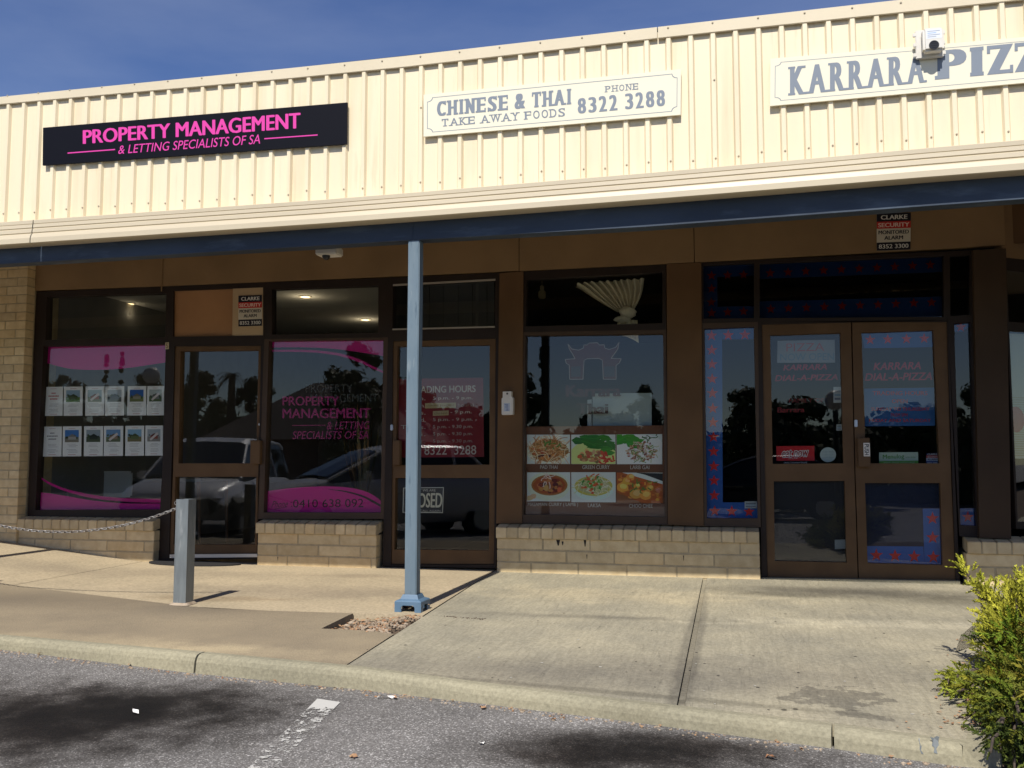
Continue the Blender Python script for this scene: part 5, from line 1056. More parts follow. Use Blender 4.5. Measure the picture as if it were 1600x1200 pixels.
solid_ = lambda nm, q, Y, th_, col, label, cat_: tag(solid(nm, None, q, Y, th_, col, PRINT), label, cat_)
solid_('white_panel', z8((622, 806), (968, 802), (968, 993), (622, 995)), .075, .006, (.34, .40, .40), 'pale blank panel leaning inside the restaurant window', 'panel')
solid_('panel_post', z8((592, 842), (616, 840), (616, 994), (592, 995)), .068, .02, (.42, .46, .46), 'narrow pale upright beside the blank panel in restaurant window', 'post')
# tied curtain
t = thing('curtain', P(980, 480, .10), 'ivory curtain knotted in the middle above the restaurant window', 'curtain')
mb = MB(); nx, ny = 90, 18; tl, tr_ = z8((512, 160))[0], z8((925, 132))[0]; kl, kr = z8((768, 330))[0], z8((862, 322))[0]
vs = []
for i in range(nx + 1):
    u = i / nx
    for j in range(ny + 1):
        v = j / ny; e = v ** .8
        top_ = (tl[0] + (tr_[0] - tl[0]) * u, tl[1] + (tr_[1] - tl[1]) * u + 5 * (1 - u) * (u < .04)); k_ = (kl[0] + (kr[0] - kl[0]) * u, kl[1] + (kr[1] - kl[1]) * u)
        sag = (u - .5) * 10 * sin(pi * v) * -1
        vs.append(P(top_[0] * (1 - e) + k_[0] * e - sag, top_[1] * (1 - v) + k_[1] * v, .13) + Vector((0, .035 * sin(u * 2 * pi * 10 + .8 * sin(u * 9)) * (1 - .55 * v) + .02 * noise.noise(Vector((u * 6, v * 2, 0))), 0)))
mb.mesh(vs, [(i * (ny + 1) + j, (i + 1) * (ny + 1) + j, (i + 1) * (ny + 1) + j + 1, i * (ny + 1) + j + 1) for i in range(nx) for j in range(ny)]); mb.build('gathered_cloth', CURTAIN, t, smooth=True)
mb = MB()
def blob(mb, c, r, sq, seed):
    bm = bmesh.new(); bmesh.ops.create_icosphere(bm, subdivisions=3, radius=1)
    for v in bm.verts: n_ = v.co.normalized(); f_ = 1 + .2 * noise.noise(n_ * 2 + Vector((seed, 0, 0))) + .08 * sin(n_.z * 9 + n_.x * 7 + seed); v.co = Vector((n_.x * r * sq[0], n_.y * r * sq[1], n_.z * r * sq[2])) * f_ + Vector(c)
    mb.addbm(bm)
blob(mb, P(981, 488, .12), .07, (1.05, .7, .8), 1); blob(mb, P(972, 499, .11), .05, (1.5, .6, .55), 2); mb.build('knot', CURTAIN, t, smooth=True)
mb = MB(); bm_ = [z8((745, 400))[0], z8((880, 395))[0], z8((895, 515))[0], z8((852, 522))[0], z8((845, 470))[0], z8((752, 462))[0]]
vs = []
for i in range(25):
    u = i / 24
    for j in range(7):
        v = j / 6; x = (966 + 30 * u) * (1 - v) + (960 + 38 * u) * v; y = (500) * (1 - v) + (523 + 13 * u * u) * v; vs.append(P(x, y, .12) + Vector((0, .015 * sin(u * 22), 0)))
mb.mesh(vs, [(i * 7 + j, (i + 1) * 7 + j, (i + 1) * 7 + j + 1, i * 7 + j + 1) for i in range(24) for j in range(6)]); mb.build('tail', CURTAIN, t, smooth=True)
mb = MB(); c = P(847, 459, 1.2); mb.bbox(c.x - .035, c.x + .035, 1.17, 1.23, c.z - .05, c.z + .03, .01); mb.bbox(c.x - .018, c.x + .018, 1.175, 1.225, c.z + .031, c.z + .085, .008); mb.box(c.x - .004, c.x + .004, 1.195, 1.2, c.z + .08, 2.76)
tag(mb.build('pendant_lamp', mat('lamp_amber', (.45, .36, .2), rough=.6)), 'small amber pendant lamp inside the restaurant window', 'lamp')
mb = MB()
for k in range(14): u = k / 13; q_ = P(620 + 146 * u, 470, .35); mb.box(q_.x - .055, q_.x + .040, .34 + .01 * (k % 2), .345 + .01 * (k % 2), 2.02, 2.60)
tag(mb.build('vertical_blind', mat('blind_grey', (.11, .105, .10), rough=.9)), 'dim grey vertical blind behind the fanlight over the trading hours door', 'blind')

# ------------------------------------------------------------------ pizza shop decals
def stars(mb, Y, pts, r, col=RED, layer=4):
    for x, y in pts: mb.pol(star(x, y, r), Y, col, layer)
def sH(mb, Y):
    mb.pol(a3((62, 28), (148, 26), (152, 960), (74, 960)), Y, BLU, 1); mb.pol(a3((148, 877), (325, 877), (325, 960), (152, 960)), Y, BLU, 1); mb.pol(a3((148, 30), (300, 26), (300, 92), (149, 94)), Y, BLU, 1)
    stars(mb, Y, a3((98, 75), (99, 145), (100, 213), (101, 283), (102, 352), (104, 425), (105, 492), (107, 562), (108, 632), (109, 703), (110, 772), (111, 843), (113, 918), (195, 920), (278, 922), (178, 73), (258, 71)), 9.3)
decal('star_border', 'blue border with red stars down the narrow side window', 'window decal', sH)
def sHu(mb, Y):
    mb.pol([(1098, 413), (1178, 409), (1178, 431), (1098, 434)], Y, BLU, 1); mb.pol([(1098, 480), (1178, 478), (1178, 498), (1099, 500)], Y, BLU, 1); mb.pol([(1098, 434), (1121, 433), (1121, 479), (1098, 480)], Y, BLU, 1)
    stars(mb, Y, a2((98, 402), (175, 400), (252, 398), (98, 465), (97, 530), (98, 582), (175, 578), (252, 574)), 8)
decal('star_border', 'dim blue star border in the fanlight over the narrow side window', 'window decal', sHu)
def sI(mb, Y):
    mb.pol([(1187, 411), (1475, 399), (1475, 425), (1187, 436)], Y, BLU, 1); mb.pol([(1187, 471), (1475, 463), (1475, 495), (1187, 497)], Y, BLU, 1)
    stars(mb, Y, [(1080 + (380 + 85.5 * k) / 3.077, 300 + (390 - 4.4 * k) / 3.077) for k in range(10)] + [(1080 + (382 + 86 * k) / 3.077, 300 + (563 - 3.6 * k) / 3.077) for k in range(10)], 8)
decal('star_border', 'dim blue star bands across the fanlight over the double doors', 'window decal', sI)
R2 = (.40, .03, .045)
def sR(mb, Y):
    mb.pol(a3((815, 52), (1170, 44), (1172, 130), (832, 136)), Y, BLU, 1); stars(mb, Y, a3((860, 95), (945, 93), (1035, 91), (1120, 89)), 8.6)
decal('star_border', 'blue band of four red stars across the top of the right door leaf', 'window decal', sR)
def lettering(label, lines):
    t = thing('door_lettering', P(*lines[0][1][3], YV), label, 'lettering')
    for s_, q_, c_, sh in lines: mb = MB(); text(mb, s_, q_, YV, c_, 3, bold=.03, shear=sh); mb.build('lettering_line', PRINT, t)
lettering('red KARRARA DIAL-A-PIZZA lettering on the right door leaf', [('KARRARA', a3((876, 206), (1112, 201), (1112, 236), (876, 241)), R2, .2), ('DIAL-A-PIZZA', a3((834, 257), (1166, 252), (1166, 288), (834, 292)), R2, .2)])
lettering('red KARRARA DIAL-A-PIZZA lettering on the left door leaf under the pale sign', [('KARRARA', a3((442, 216), (660, 211), (660, 238), (442, 243)), (.36, .03, .045), .2), ('DIAL-A-PIZZA', a3((402, 266), (712, 260), (712, 288), (402, 294)), (.36, .03, .045), .2)])
lettering('dim small red writing in the middle of the left door glass', [('FAMILY OF', a3((470, 378), (640, 376), (640, 396), (470, 398)), (.16, .018, .02), 0), ('Barrara', a3((415, 420), (545, 419), (545, 443), (415, 445)), (.26, .03, .035), 0)])
def sR3(mb, Y):
    mb.pol(a3((832, 330), (1168, 325), (1172, 508), (835, 511)), Y, (.022, .10, .30), 1)
    for s_, x0_, x1_, y0, y1 in (('TRADING HOURS', 872, 1136, 342, 362), ('OPEN', 965, 1040, 381, 400), ('SUNDAY TO THURSDAY', 865, 1146, 420, 436), ('FROM 5PM', 960, 1040, 449, 464), ('FRIDAY AND SATURDAY', 855, 1152, 475, 491)): text(mb, s_, a3((x0_, y0), (x1_, y0), (x1_, y1), (x0_, y1)), Y, R2, 3, bold=.02)
decal('hours_panel', 'blue panel of red opening hours on the right door leaf', 'window decal', sR3)
def sB(mb, Y):
    mb.pol(a4((835, 228), (1200, 228), (1212, 628), (848, 620)), Y, (.006, .010, .035), 0)
    mb.pol(a4((1113, 353), (1200, 353), (1214, 628), (1122, 628)), Y, (.018, .10, .38), 1); mb.pol(a4((845, 533), (1116, 535), (1122, 628), (849, 622)), Y, (.018, .10, .38), 1)
    stars(mb, Y, a4((1160, 400), (1161, 492), (1164, 586), (890, 577), (980, 580), (1072, 583)), 10.5)
decal('star_border', 'dark navy film with a blue starred corner border low on the right door', 'window decal', sB)
decal('star_border', 'small blue square with one red star low in the sidelight', 'window decal', lambda mb, Y: (mb.pol(a4((1292, 352), (1375, 352), (1380, 435), (1296, 435)), Y, BLU, 1), stars(mb, Y, a4((1330, 393)), 9.5)))
decal('star_border', 'small blue piece with a red star at the top of the sidelight', 'window decal', lambda mb, Y: (mb.pol(a3((1262, -5), (1345, -8), (1346, 24), (1306, 55), (1268, 58)), Y, BLU, 1), stars(mb, Y, a3((1296, 34)), 9)))
def pz(mb, Y):
    mb.pol(a3((415, 100), (690, 95), (692, 205), (413, 206)), Y, (.24, .27, .31), 1); text(mb, 'PIZZA', a3((457, 113), (640, 110), (640, 148), (457, 151)), Y, (.38, .12, .14), 3, bold=.0); text(mb, 'NOW OPEN', a3((428, 162), (686, 158), (686, 192), (428, 196)), Y, (.12, .22, .32), 3, bold=.0)
decal('pizza_sign', 'pale PIZZA NOW OPEN sign at the top of the left door leaf', 'sign', pz)
def en(mb, Y):
    mb.pol(a3((409, 607), (592, 605), (593, 677), (410, 677)), Y, (.56, .015, .02), 1)
    for k in range(8): dx, dy = 3 * cos(k * pi / 4), 3 * sin(k * pi / 4); text(mb, 'eat now', a3((436 + dx, 628 + dy), (564 + dx, 622 + dy), (564 + dx, 656 + dy), (436 + dx, 660 + dy)), Y, (.72, .70, .68), 2.5 + .12 * k, bold=.03, shear=.15)
    text(mb, 'eat now', a3((436, 628), (564, 622), (564, 656), (436, 660)), Y, (.35, .02, .02), 5, bold=.02, shear=.15); text(mb, 'click to order', a3((468, 661), (512, 660), (512, 667), (468, 668)), Y, (.7, .6, .6), 5)
    text(mb, 'ORDER TAKEAWAY ONLINE', a3((445, 683), (557, 682), (557, 689), (445, 690)), Y, (.55, .55, .55), 3, bold=.02)
decal('sticker', 'red rectangular eat now sticker on the left door leaf', 'sticker', en)
decal('sticker', 'round white sticker beside the red one on the left door leaf', 'sticker', lambda mb, Y: (mb.pol(oval(*a3((658, 648))[0], 12.6, 11.6, 28), Y, (.48, .55, .53), 1), [text(mb, 'order here', a3((632, 630 + 14 * k), (684, 629 + 14 * k), (684, 636 + 14 * k), (632, 637 + 14 * k)), Y, (.36, .42, .42), 2) for k in range(3)]))
def mn(mb, Y):
    mb.pol(a3((903, 637), (1090, 635), (1092, 692), (904, 693)), Y, (.46, .55, .46), 1); mb.pol(a3((904, 678), (1091, 676), (1092, 692), (904, 693)), Y, (.12, .32, .05), 2); text(mb, 'Menulog', a3((921, 648), (1024, 645), (1024, 671), (921, 673)), Y, (.08, .26, .03), 3, bold=.02); text(mb, 'order online', a3((1030, 655), (1078, 654), (1078, 663), (1030, 664)), Y, (.15, .3, .1), 3); text(mb, 'your local takeaway', a3((925, 681), (1075, 680), (1075, 688), (925, 689)), Y, (.5, .6, .4), 4)
decal('sticker', 'pale sticker with green Menulog writing on the right door leaf', 'sticker', mn)
def ms(mb, Y):
    for y0, y1, c in ((640, 652, (.02, .02, .08)), (652, 664, (.45, .05, .05)), (664, 678, (.4, .42, .5)), (678, 697, (.05, .07, .22))): mb.pol(a3((1130, y0), (1189, y0 - 1), (1190, y1 - 1), (1130, y1)), Y, c, 1)
    for k, y0 in enumerate((642, 654, 667, 684)): text(mb, ['CLARKE', 'SECURITY', 'ALARM', '8352 3300'][k], a3((1136, y0), (1184, y0 - 1), (1184, y0 + 7), (1136, y0 + 8)), Y, (.5, .5, .5) if k != 2 else (.03, .03, .06), 3, bold=.03)
decal('sticker', 'tiny red white and blue alarm sticker on the right door leaf', 'sticker', ms)
def st(x0_, x1_, y0, y1, z_=a3):
    def f_(mb, Y):
        mb.pol(z_((x0_, y0), (x1_, y0 - 1), (x1_, y1 - 1), (x0_, y1)), Y, (.42, .45, .46), 1); h_ = y1 - y0
        for k in range(3): mb.pol(z_((x0_ + 5, y0 + h_ * (.2 + .24 * k)), (x1_ - 6, y0 + h_ * (.2 + .24 * k)), (x1_ - 6, y0 + h_ * (.34 + .24 * k)), (x0_ + 5, y0 + h_ * (.34 + .24 * k))), Y, [(.10, .13, .16), (.2, .3, .4), (.12, .14, .2)][k], 2)
    return f_
decal('sticker', 'small pale upright sticker on the right edge of the left door glass', 'sticker', st(684, 724, 322, 398))
decal('sticker', 'small white sticker lower on the right edge of the left door glass', 'sticker', st(698, 726, 502, 532))
decal('sticker', 'white label over the star border bottom corner of the side window', 'sticker', st(257, 316, 872, 906), YV - .003)
decal('dark_backing', 'dark sheet added behind the lower glass of the left door leaf', 'window decal', lambda mb, Y: mb.pol(a4((397, 221), (740, 219), (750, 612), (402, 606)), Y, (.010, .010, .014), 0))  # sheet added only to darken this lower pane
decal('sticker', 'pale notice in the lower corner of the left door bottom glass', 'sticker', lambda mb, Y: mb.pol(a4((690, 503), (744, 501), (746, 545), (691, 548)), Y, (.22, .25, .27), 1))
# painted reflection of sky and tiled roof in the angled window, with a red disc
mb = MB(); e_ = Vector((-.06, .085, 0)); mb.face([A(.03, .95) + e_, A(1.08, .95) + e_, A(1.08, 1.93) + e_, A(.03, 1.93) + e_], 0, (.50, .54, .44))
for k in range(26): zz = .97 + .018 * k; mb.face([A(.03, zz) + e_ * .98, A(1.08, zz) + e_ * .98, A(1.08, zz + .008) + e_ * .98, A(.03, zz + .008) + e_ * .98], 0, (.42, .40, .26))
tag(mb.build('painted_reflection', PRINT), 'pale green painted reflection in the angled window at the right edge', 'blind')
decal_p = MB(); decal_p.mesh([A(.10 + .09 * cos(k * pi / 8), 1.25 + .10 * sin(k * pi / 8)) + Vector((-.025, .036, 0)) for k in range(16)], [tuple(range(16))], 0, (.35, .03, .03)); tag(decal_p.build('sticker', PRINT), 'red disc sticker on the angled window at the right edge', 'sticker')

# ------------------------------------------------------------------ inside the property office
GLOW = emitmat('warm_lamp', (1, .72, .36), 3.2)
def downlight(px, py, Zc, label):
    c = None; d = ray(px, py); t_ = (Zc - CAM.z) / d.z; c = CAM + d * t_
    t = thing('downlight', c, label, 'ceiling light', 'office downlights'); mb = MB(); mb.lathe([(.075, .0), (.075, -.008), (.055, -.010), (.053, -.002)], (c.x, c.y, Zc), 20); mb.build('trim_ring', WHITEP, t)
    mb = MB(); mb.lathe([(.050, -.004), (.046, -.009)], (c.x, c.y, Zc), 20); mb.build('lamp', GLOW, t)
    l_ = bpy.data.lights.new('downlight_lamp', 'POINT'); l_.energy = 1.3; l_.color = (1, .78, .5); l_.shadow_soft_size = .05; lo = bpy.data.objects.new('downlight_lamp', l_); COL.objects.link(lo); lo.parent = t; lo.location = (0, 0, -.12)
downlight(202, 474, 2.75, 'lit round downlight behind the fanlight of the listings window')
downlight(477, 463, 2.75, 'lit round downlight left of two over the phone number window')
downlight(571, 499, 2.75, 'lit round downlight deeper in the room, lower right of its pair')
def chair(x, y, rz, label, back, frame):
    t = thing('chair', (x, y, -.02), label, 'chair', 'chairs inside the office'); M = Matrix.Translation((x, y, -.02)) @ Matrix.Rotation(rz, 4, 'Z')
    mb = MB(); mb.bbox(-.2, .2, -.2, .2, .42, .45, .012, M=M); mb.build('seat', back, t)
    mb = MB(); mb.bbox(-.17, .17, .19, .205, .55, .84, .02, M=M @ Matrix.Rotation(0, 4, 'X')); mb.build('backrest', back, t)
    for sx_ in (-1, 1):
        for sy_ in (-1, 1):
            mb = MB(); p0 = M @ Vector((sx_ * .15, sy_ * .16, .43)); p1 = M @ Vector((sx_ * .2, sy_ * .22, 0)); mb.tube([p0, p1], [.016, .011], 8); mb.build('leg', frame, t)
    mb = MB(); mb.tube([M @ Vector((0, .21, .43)), M @ Vector((0, .215, .7))], .022, 8); mb.build('back_post', frame, t)
ch = P(182, 760, 1.1); chair(ch.x, 1.0, .35, 'white chair with timber legs inside the listings window', mat('chair_white', (.8, .8, .77), rough=.5), PINE)
tb = P(222, 748, 1.5); t = thing('table', (tb.x, 1.9, -.02), 'pale table with timber legs inside the listings window', 'table')
mb = MB(); mb.bbox(tb.x - .35, tb.x + .75, 1.5, 2.2, .70, .73, .008); mb.build('tabletop', mat('table_pale', (.34, .34, .33), rough=.4), t)
for dx in (-.28, .68):
    for dy in (1.56, 2.14): mb = MB(); mb.tube([(tb.x + dx, dy, .70), (tb.x + dx * 1.05, dy, -.02)], [.022, .015], 8); mb.build('leg', PINE, t)
pr = P(95, 752, .6); t = thing('printer', (pr.x, .6, -.02), 'grey office printer on a cabinet at the left of the window', 'printer')
mb = MB(); mb.bbox(pr.x - .20, pr.x + .16, .5, .9, .50, .66, .02); mb.bbox(pr.x - .18, pr.x + .10, .52, .86, .662, .71, .012); mb.build('body', mat('printer_grey', (.20, .20, .20), rough=.5), t)
mb = MB(); mb.bbox(pr.x - .24, pr.x + .2, .46, .95, -.02, .498, .006); mb.build('cabinet', mat('cabinet_grey', (.26, .26, .27), rough=.6), t)
mb = MB(); pl = P(556, 745, .35); rnd = random.Random(3)
for k in range(16):
    a = rnd.uniform(0, 6.28); h_ = rnd.uniform(.5, 1.15); sp = rnd.uniform(.05, .25); base = Vector((pl.x, .5, .40)); tip = base + Vector((sp * cos(a), sp * .6 * sin(a), h_)); mid = (base + tip) / 2 + Vector((sp * .3 * cos(a), 0, .1)); s_ = Vector((-sin(a), cos(a), 0)) * .022
    mb.mesh([base - s_ * .4, base + s_ * .4, mid + s_, mid - s_, tip], [(0, 1, 2, 3), (3, 2, 4)])
t = thing('potted_plant', (pl.x, .5, -.02), 'tall strap leaved plant inside the phone number window', 'plant'); mb.build('leaves', mat('plant_leaf', (.10, .10, .035), (.20, .10, .03), scale=6, rough=.6), t)
mb = MB(); mb.lathe([(.12, 0), (.15, .40), (.16, .42), (.14, .42), (.13, .38)], (pl.x, .5, -.02), 20); mb.build('pot', mat('pot_dark', (.05, .04, .035), rough=.5), t)

# ================================================================== juniper bush
JA = mat('juniper_tip', (.37, .375, .042), (.23, .27, .034), scale=5.0, rough=.75, spec=.2, attr=True)
def bush():
    rnd = random.Random(11); b0 = G(1610, 1075); base = Vector((b0.x, b0.y, -.10)); DY = b0.y + 2.75
    t = thing('juniper_bush', base, 'golden green juniper bush spilling over the kerb at the right edge', 'bush')
    mb = MB(); fol = MB()
    def frond(p, d, L_, col, n=10):
        d = d.normalized(); side = d.cross(Vector((0, 0, 1)));
        if side.length < .05: side = Vector((1, 0, 0))
        side.normalize(); upv = side.cross(d).normalized(); roll = rnd.uniform(0, 3.14); s2 = side * cos(roll) + upv * sin(roll)
        for k in range(n):
            f_ = (k + .6) / n; c = p + d * (L_ * f_) + Vector((0, 0, -.06 * L_ * f_ * f_))
            for sg in (-1, 1):
                a = rnd.uniform(.45, .9); dd = (d * cos(a) + s2 * sg * sin(a) + upv * rnd.uniform(-.4, .4)).normalized(); l2 = L_ * (.36 - .22 * f_) * rnd.uniform(.7, 1.2); wv = dd.cross(Vector((rnd.uniform(-1, 1), rnd.uniform(-1, 1), rnd.uniform(-1, 1)))).normalized() * (.0026 + .022 * l2)
                j = rnd.uniform(.75, 1.25); cc = tuple(x * j for x in col)
                fol.mesh([c - wv * .5, c + dd * l2 * .5 - wv, c + dd * l2, c + dd * l2 * .5 + wv, c + wv * .5], [(0, 1, 2, 3, 4)], 0, cc)
        e = p + d * L_ * 1.06 + Vector((0, 0, -.06 * L_)); wv = s2 * .005; fol.mesh([p + d * L_ * .3 - wv, e, p + d * L_ * .3 + wv], [(0, 1, 2)], 0, tuple(x * 1.15 for x in col))
    def branch(tip, sag=.05, dens=22, L_=.12, spread=.075, tone=(1, 1, 1), start=.3):
        tip = Vector(tip); b = base + Vector((rnd.uniform(-.12, .12), rnd.uniform(-.15, .15), 0)); mid = (b + tip) / 2 + Vector((0, 0, .14)); pts = []
        for k in range(13): u = k / 12; pts.append(b * (1 - u) ** 2 + mid * 2 * u * (1 - u) + tip * u * u + Vector((rnd.uniform(-.01, .01), rnd.uniform(-.01, .01), rnd.uniform(-.01, .01))))
        mb.tube(pts, [.016 * (1 - k / 13) + .002 for k in range(13)], 6)
        for k in range(dens):
            u = start + (1 - start) * (k + rnd.random()) / dens; i = min(int(u * 12), 11); f_ = u * 12 - i; p = pts[i].lerp(pts[i + 1], f_); d0 = (pts[i + 1] - pts[i]).normalized()
            o = Vector((rnd.gauss(0, 1), rnd.gauss(0, 1), rnd.gauss(.25, .8))); sp = spread * (1.15 - .95 * u ** 3); lum = rnd.uniform(.7, 1.25)
            tw = tuple(a * lum for a in tone); ll = L_ * rnd.uniform(.65, 1.2) * (1.05 - .45 * u)
            frond(p + o * sp * .5, d0 * .9 + o * .55, ll, tw)
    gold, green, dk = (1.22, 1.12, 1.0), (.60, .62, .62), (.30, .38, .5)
    # long leader reaching over the low wall, then the golden upper mass and the greener skirts
    def at(px, py, Y): return P(px, py, Y + DY)
    def low(px, py, h=.03): g_ = G(px, py); return P(px, py, g_.y - .02) + Vector((0, 0, h * 0))
    branch(at(1500, 880, -2.35), dens=60, L_=.085, spread=.05, tone=gold, start=.35)
    branch(at(1532, 918, -2.45), dens=70, L_=.10, spread=.06, tone=gold, start=.3)
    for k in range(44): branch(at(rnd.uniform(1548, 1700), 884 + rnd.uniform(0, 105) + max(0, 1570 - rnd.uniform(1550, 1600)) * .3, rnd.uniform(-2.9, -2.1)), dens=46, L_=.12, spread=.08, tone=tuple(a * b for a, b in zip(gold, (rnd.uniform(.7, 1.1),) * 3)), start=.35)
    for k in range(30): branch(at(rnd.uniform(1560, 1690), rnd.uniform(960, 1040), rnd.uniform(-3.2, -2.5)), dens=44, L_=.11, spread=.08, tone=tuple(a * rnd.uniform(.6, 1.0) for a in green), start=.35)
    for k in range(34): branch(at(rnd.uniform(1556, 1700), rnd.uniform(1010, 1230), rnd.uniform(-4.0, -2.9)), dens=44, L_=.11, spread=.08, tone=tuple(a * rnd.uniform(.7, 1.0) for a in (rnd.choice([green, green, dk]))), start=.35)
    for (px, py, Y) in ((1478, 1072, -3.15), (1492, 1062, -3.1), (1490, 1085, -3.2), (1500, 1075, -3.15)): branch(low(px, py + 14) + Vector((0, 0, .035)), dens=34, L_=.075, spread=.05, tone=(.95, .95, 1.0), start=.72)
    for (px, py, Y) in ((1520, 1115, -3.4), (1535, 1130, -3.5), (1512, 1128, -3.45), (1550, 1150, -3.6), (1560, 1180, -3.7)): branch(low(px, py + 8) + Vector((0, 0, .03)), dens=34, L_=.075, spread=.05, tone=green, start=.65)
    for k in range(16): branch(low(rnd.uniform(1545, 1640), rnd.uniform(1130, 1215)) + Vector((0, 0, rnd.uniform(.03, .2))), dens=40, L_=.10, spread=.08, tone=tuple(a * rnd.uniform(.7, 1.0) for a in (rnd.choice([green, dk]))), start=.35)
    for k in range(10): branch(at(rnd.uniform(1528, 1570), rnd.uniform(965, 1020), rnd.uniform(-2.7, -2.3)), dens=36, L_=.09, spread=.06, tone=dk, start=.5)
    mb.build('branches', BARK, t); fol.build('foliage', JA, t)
bush()

# ================================================================== across the car park: what the glass mirrors
def M_(px, py, d):      # pixel seen in the glass, mirrored depth d behind the shopfront -> real place in front of it
    p = P(px, py - 16, d); return Vector((p.x, -p.y, p.z))
LEAFM = mat('tree_leaf', (.055, .075, .025), (.085, .11, .035), scale=.8, rough=.7, attr=True)
GZ = -.28
def tree(px, py_top, d, wpx, label, kind='round', seed=1):
    rnd = random.Random(seed); top_ = M_(px, py_top, d); s_ = (d + DIST) / F_PX; H = top_.z - GZ; r = wpx * s_ / 2; b = Vector((top_.x, top_.y, GZ))
    t = thing('conifer_tree' if kind == 'cone' else 'palm_tree' if kind == 'palm' else 'garden_tree', b, label, 'tree', 'trees across the car park'); mb = MB()
    th_ = H * (.25 if kind == 'cone' else .9 if kind == 'palm' else .5); pts = [b + Vector((.05 * r * sin(k), .05 * r * cos(k * 2), th_ * k / 6)) for k in range(7)]
    mb.tube(pts, [max(.06, .05 * H) * (1 - .5 * k / 6) for k in range(7)], 8)
    if kind == 'round':
        for k in range(6): a = k * 1.05; mb.tube([pts[3 + k % 3], pts[4] + Vector((r * .5 * cos(a), r * .5 * sin(a), H * .18)), b + Vector((r * .75 * cos(a), r * .75 * sin(a), H * .72))], [.03 * H * .6, .02 * H * .6, .006 * H], 6)
    mb.build('trunk', BARK, t); mb = MB()
    if kind == 'palm':
        for k in range(26):
            a = rnd.uniform(0, 6.28); el = rnd.uniform(-.2, 1.1); L_ = r * rnd.uniform(.8, 1.1); prev = pts[-1]
            for i in range(8):
                u = (i + 1) / 8; p = pts[-1] + Vector((cos(a) * L_ * u, sin(a) * L_ * u, L_ * (u * sin(el) - .9 * u * u))); d_ = (p - prev); sd = Vector((-sin(a), cos(a), 0)) * L_ * .14 * (1.1 - u)
                for sg in (-1, 1): mb.mesh([prev, p, p + sd * sg + d_ * .5 + Vector((0, 0, -.08 * L_))], [(0, 1, 2)], 0, (.6,) * 3)
                prev = p
    else:
        cl_ = []
        for k in range(60 if kind == 'round' else 40):
            if kind == 'cone': v = rnd.random(); rr = r * (1 - v ** 1.6) * rnd.uniform(.2, .8); cz_ = GZ + H * (.05 + .93 * v); sz = r * (.45 - .25 * v)
            else: v = rnd.uniform(-1, 1); rr = r * sqrt(1 - v * v) * rnd.uniform(.3, 1); cz_ = GZ + H * (.52 + .44 * v); sz = r * rnd.uniform(.18, .34)
            a = rnd.uniform(0, 6.28); cl_.append((Vector((b.x + rr * cos(a), b.y + rr * sin(a), min(cz_, GZ + H - sz * .6))), sz))
        for c, sz in cl_:
            bm = bmesh.new(); bmesh.ops.create_icosphere(bm, subdivisions=1, radius=sz * .8)
            for v in bm.verts: v.co = v.co * rnd.uniform(.7, 1.1) + c
            mb.addbm(bm, 0, (.5,) * 3)
            lum = rnd.uniform(.55, 1.2)
            for i in range(60):
                n_ = Vector((rnd.gauss(0, 1), rnd.gauss(0, 1), rnd.gauss(0, .8))); n_.normalize(); p = c + n_ * sz * rnd.uniform(.55, 1.1); ls = max(.08, sz * .36) * rnd.uniform(.6, 1.2)
                u_ = n_.cross(Vector((rnd.random(), rnd.random(), rnd.random() + .1))).normalized(); w_ = (n_ + Vector((rnd.uniform(-.8, .8), rnd.uniform(-.8, .8), rnd.uniform(-.8, .8)))).cross(u_).normalized()
                mb.mesh([p - u_ * ls, p - w_ * ls * .5, p + u_ * ls, p + w_ * ls * .5], [(0, 1, 2, 3)], 0, (lum * rnd.uniform(.8, 1.2),) * 3)
    mb.build('crown', LEAFM, t)
for k, a_ in enumerate((
    (95, 590, 34, 120, 'broad green tree at the far left across the car park, seen mirrored', 'round'), (166, 556, 30, 30, 'taller of two slim cypress trees across the car park', 'cone'), (190, 552, 31, 30, 'second slim cypress tree across the car park', 'cone'),
    (230, 585, 36, 90, 'bushy tree beside the cypress pair across the car park', 'round'), (310, 580, 38, 110, 'dark spreading tree mirrored in the office door', 'round'), (363, 570, 33, 48, 'palm tree mirrored in the office door', 'palm'), (395, 595, 40, 90, 'low dark tree next to the palm across the car park', 'round'),
    (560, 545, 20, 120, 'large dark tree mirrored above the pink lettering', 'round'), (640, 600, 30, 130, 'broad tree mirrored behind the trading hours sign', 'round'), (846, 545, 24, 36, 'tall columnar cypress mirrored in the restaurant window', 'cone'), (815, 590, 30, 90, 'round tree beside the columnar cypress across the car park', 'round'),
    (1005, 605, 24, 90, 'leafy tree mirrored at the right of the restaurant window', 'round'), (1170, 610, 17, 110, 'large dense tree mirrored in the pizza side window', 'round'), (1240, 625, 18, 130, 'wide dense tree mirrored in the left pizza door', 'round'), (1330, 655, 22, 120, 'lower spreading tree mirrored in the right pizza door', 'round'), (1430, 640, 26, 150, 'far tree mirrored in the lower right door', 'round'), (1530, 600, 20, 90, 'tree mirrored in the narrow sidelight', 'round'), (720, 640, 36, 130, 'distant low tree between the house and cypress', 'round'), (935, 650, 36, 130, 'distant low tree across the car park behind restaurant reflection', 'round'))):
    tree(*a_, seed=k + 20)
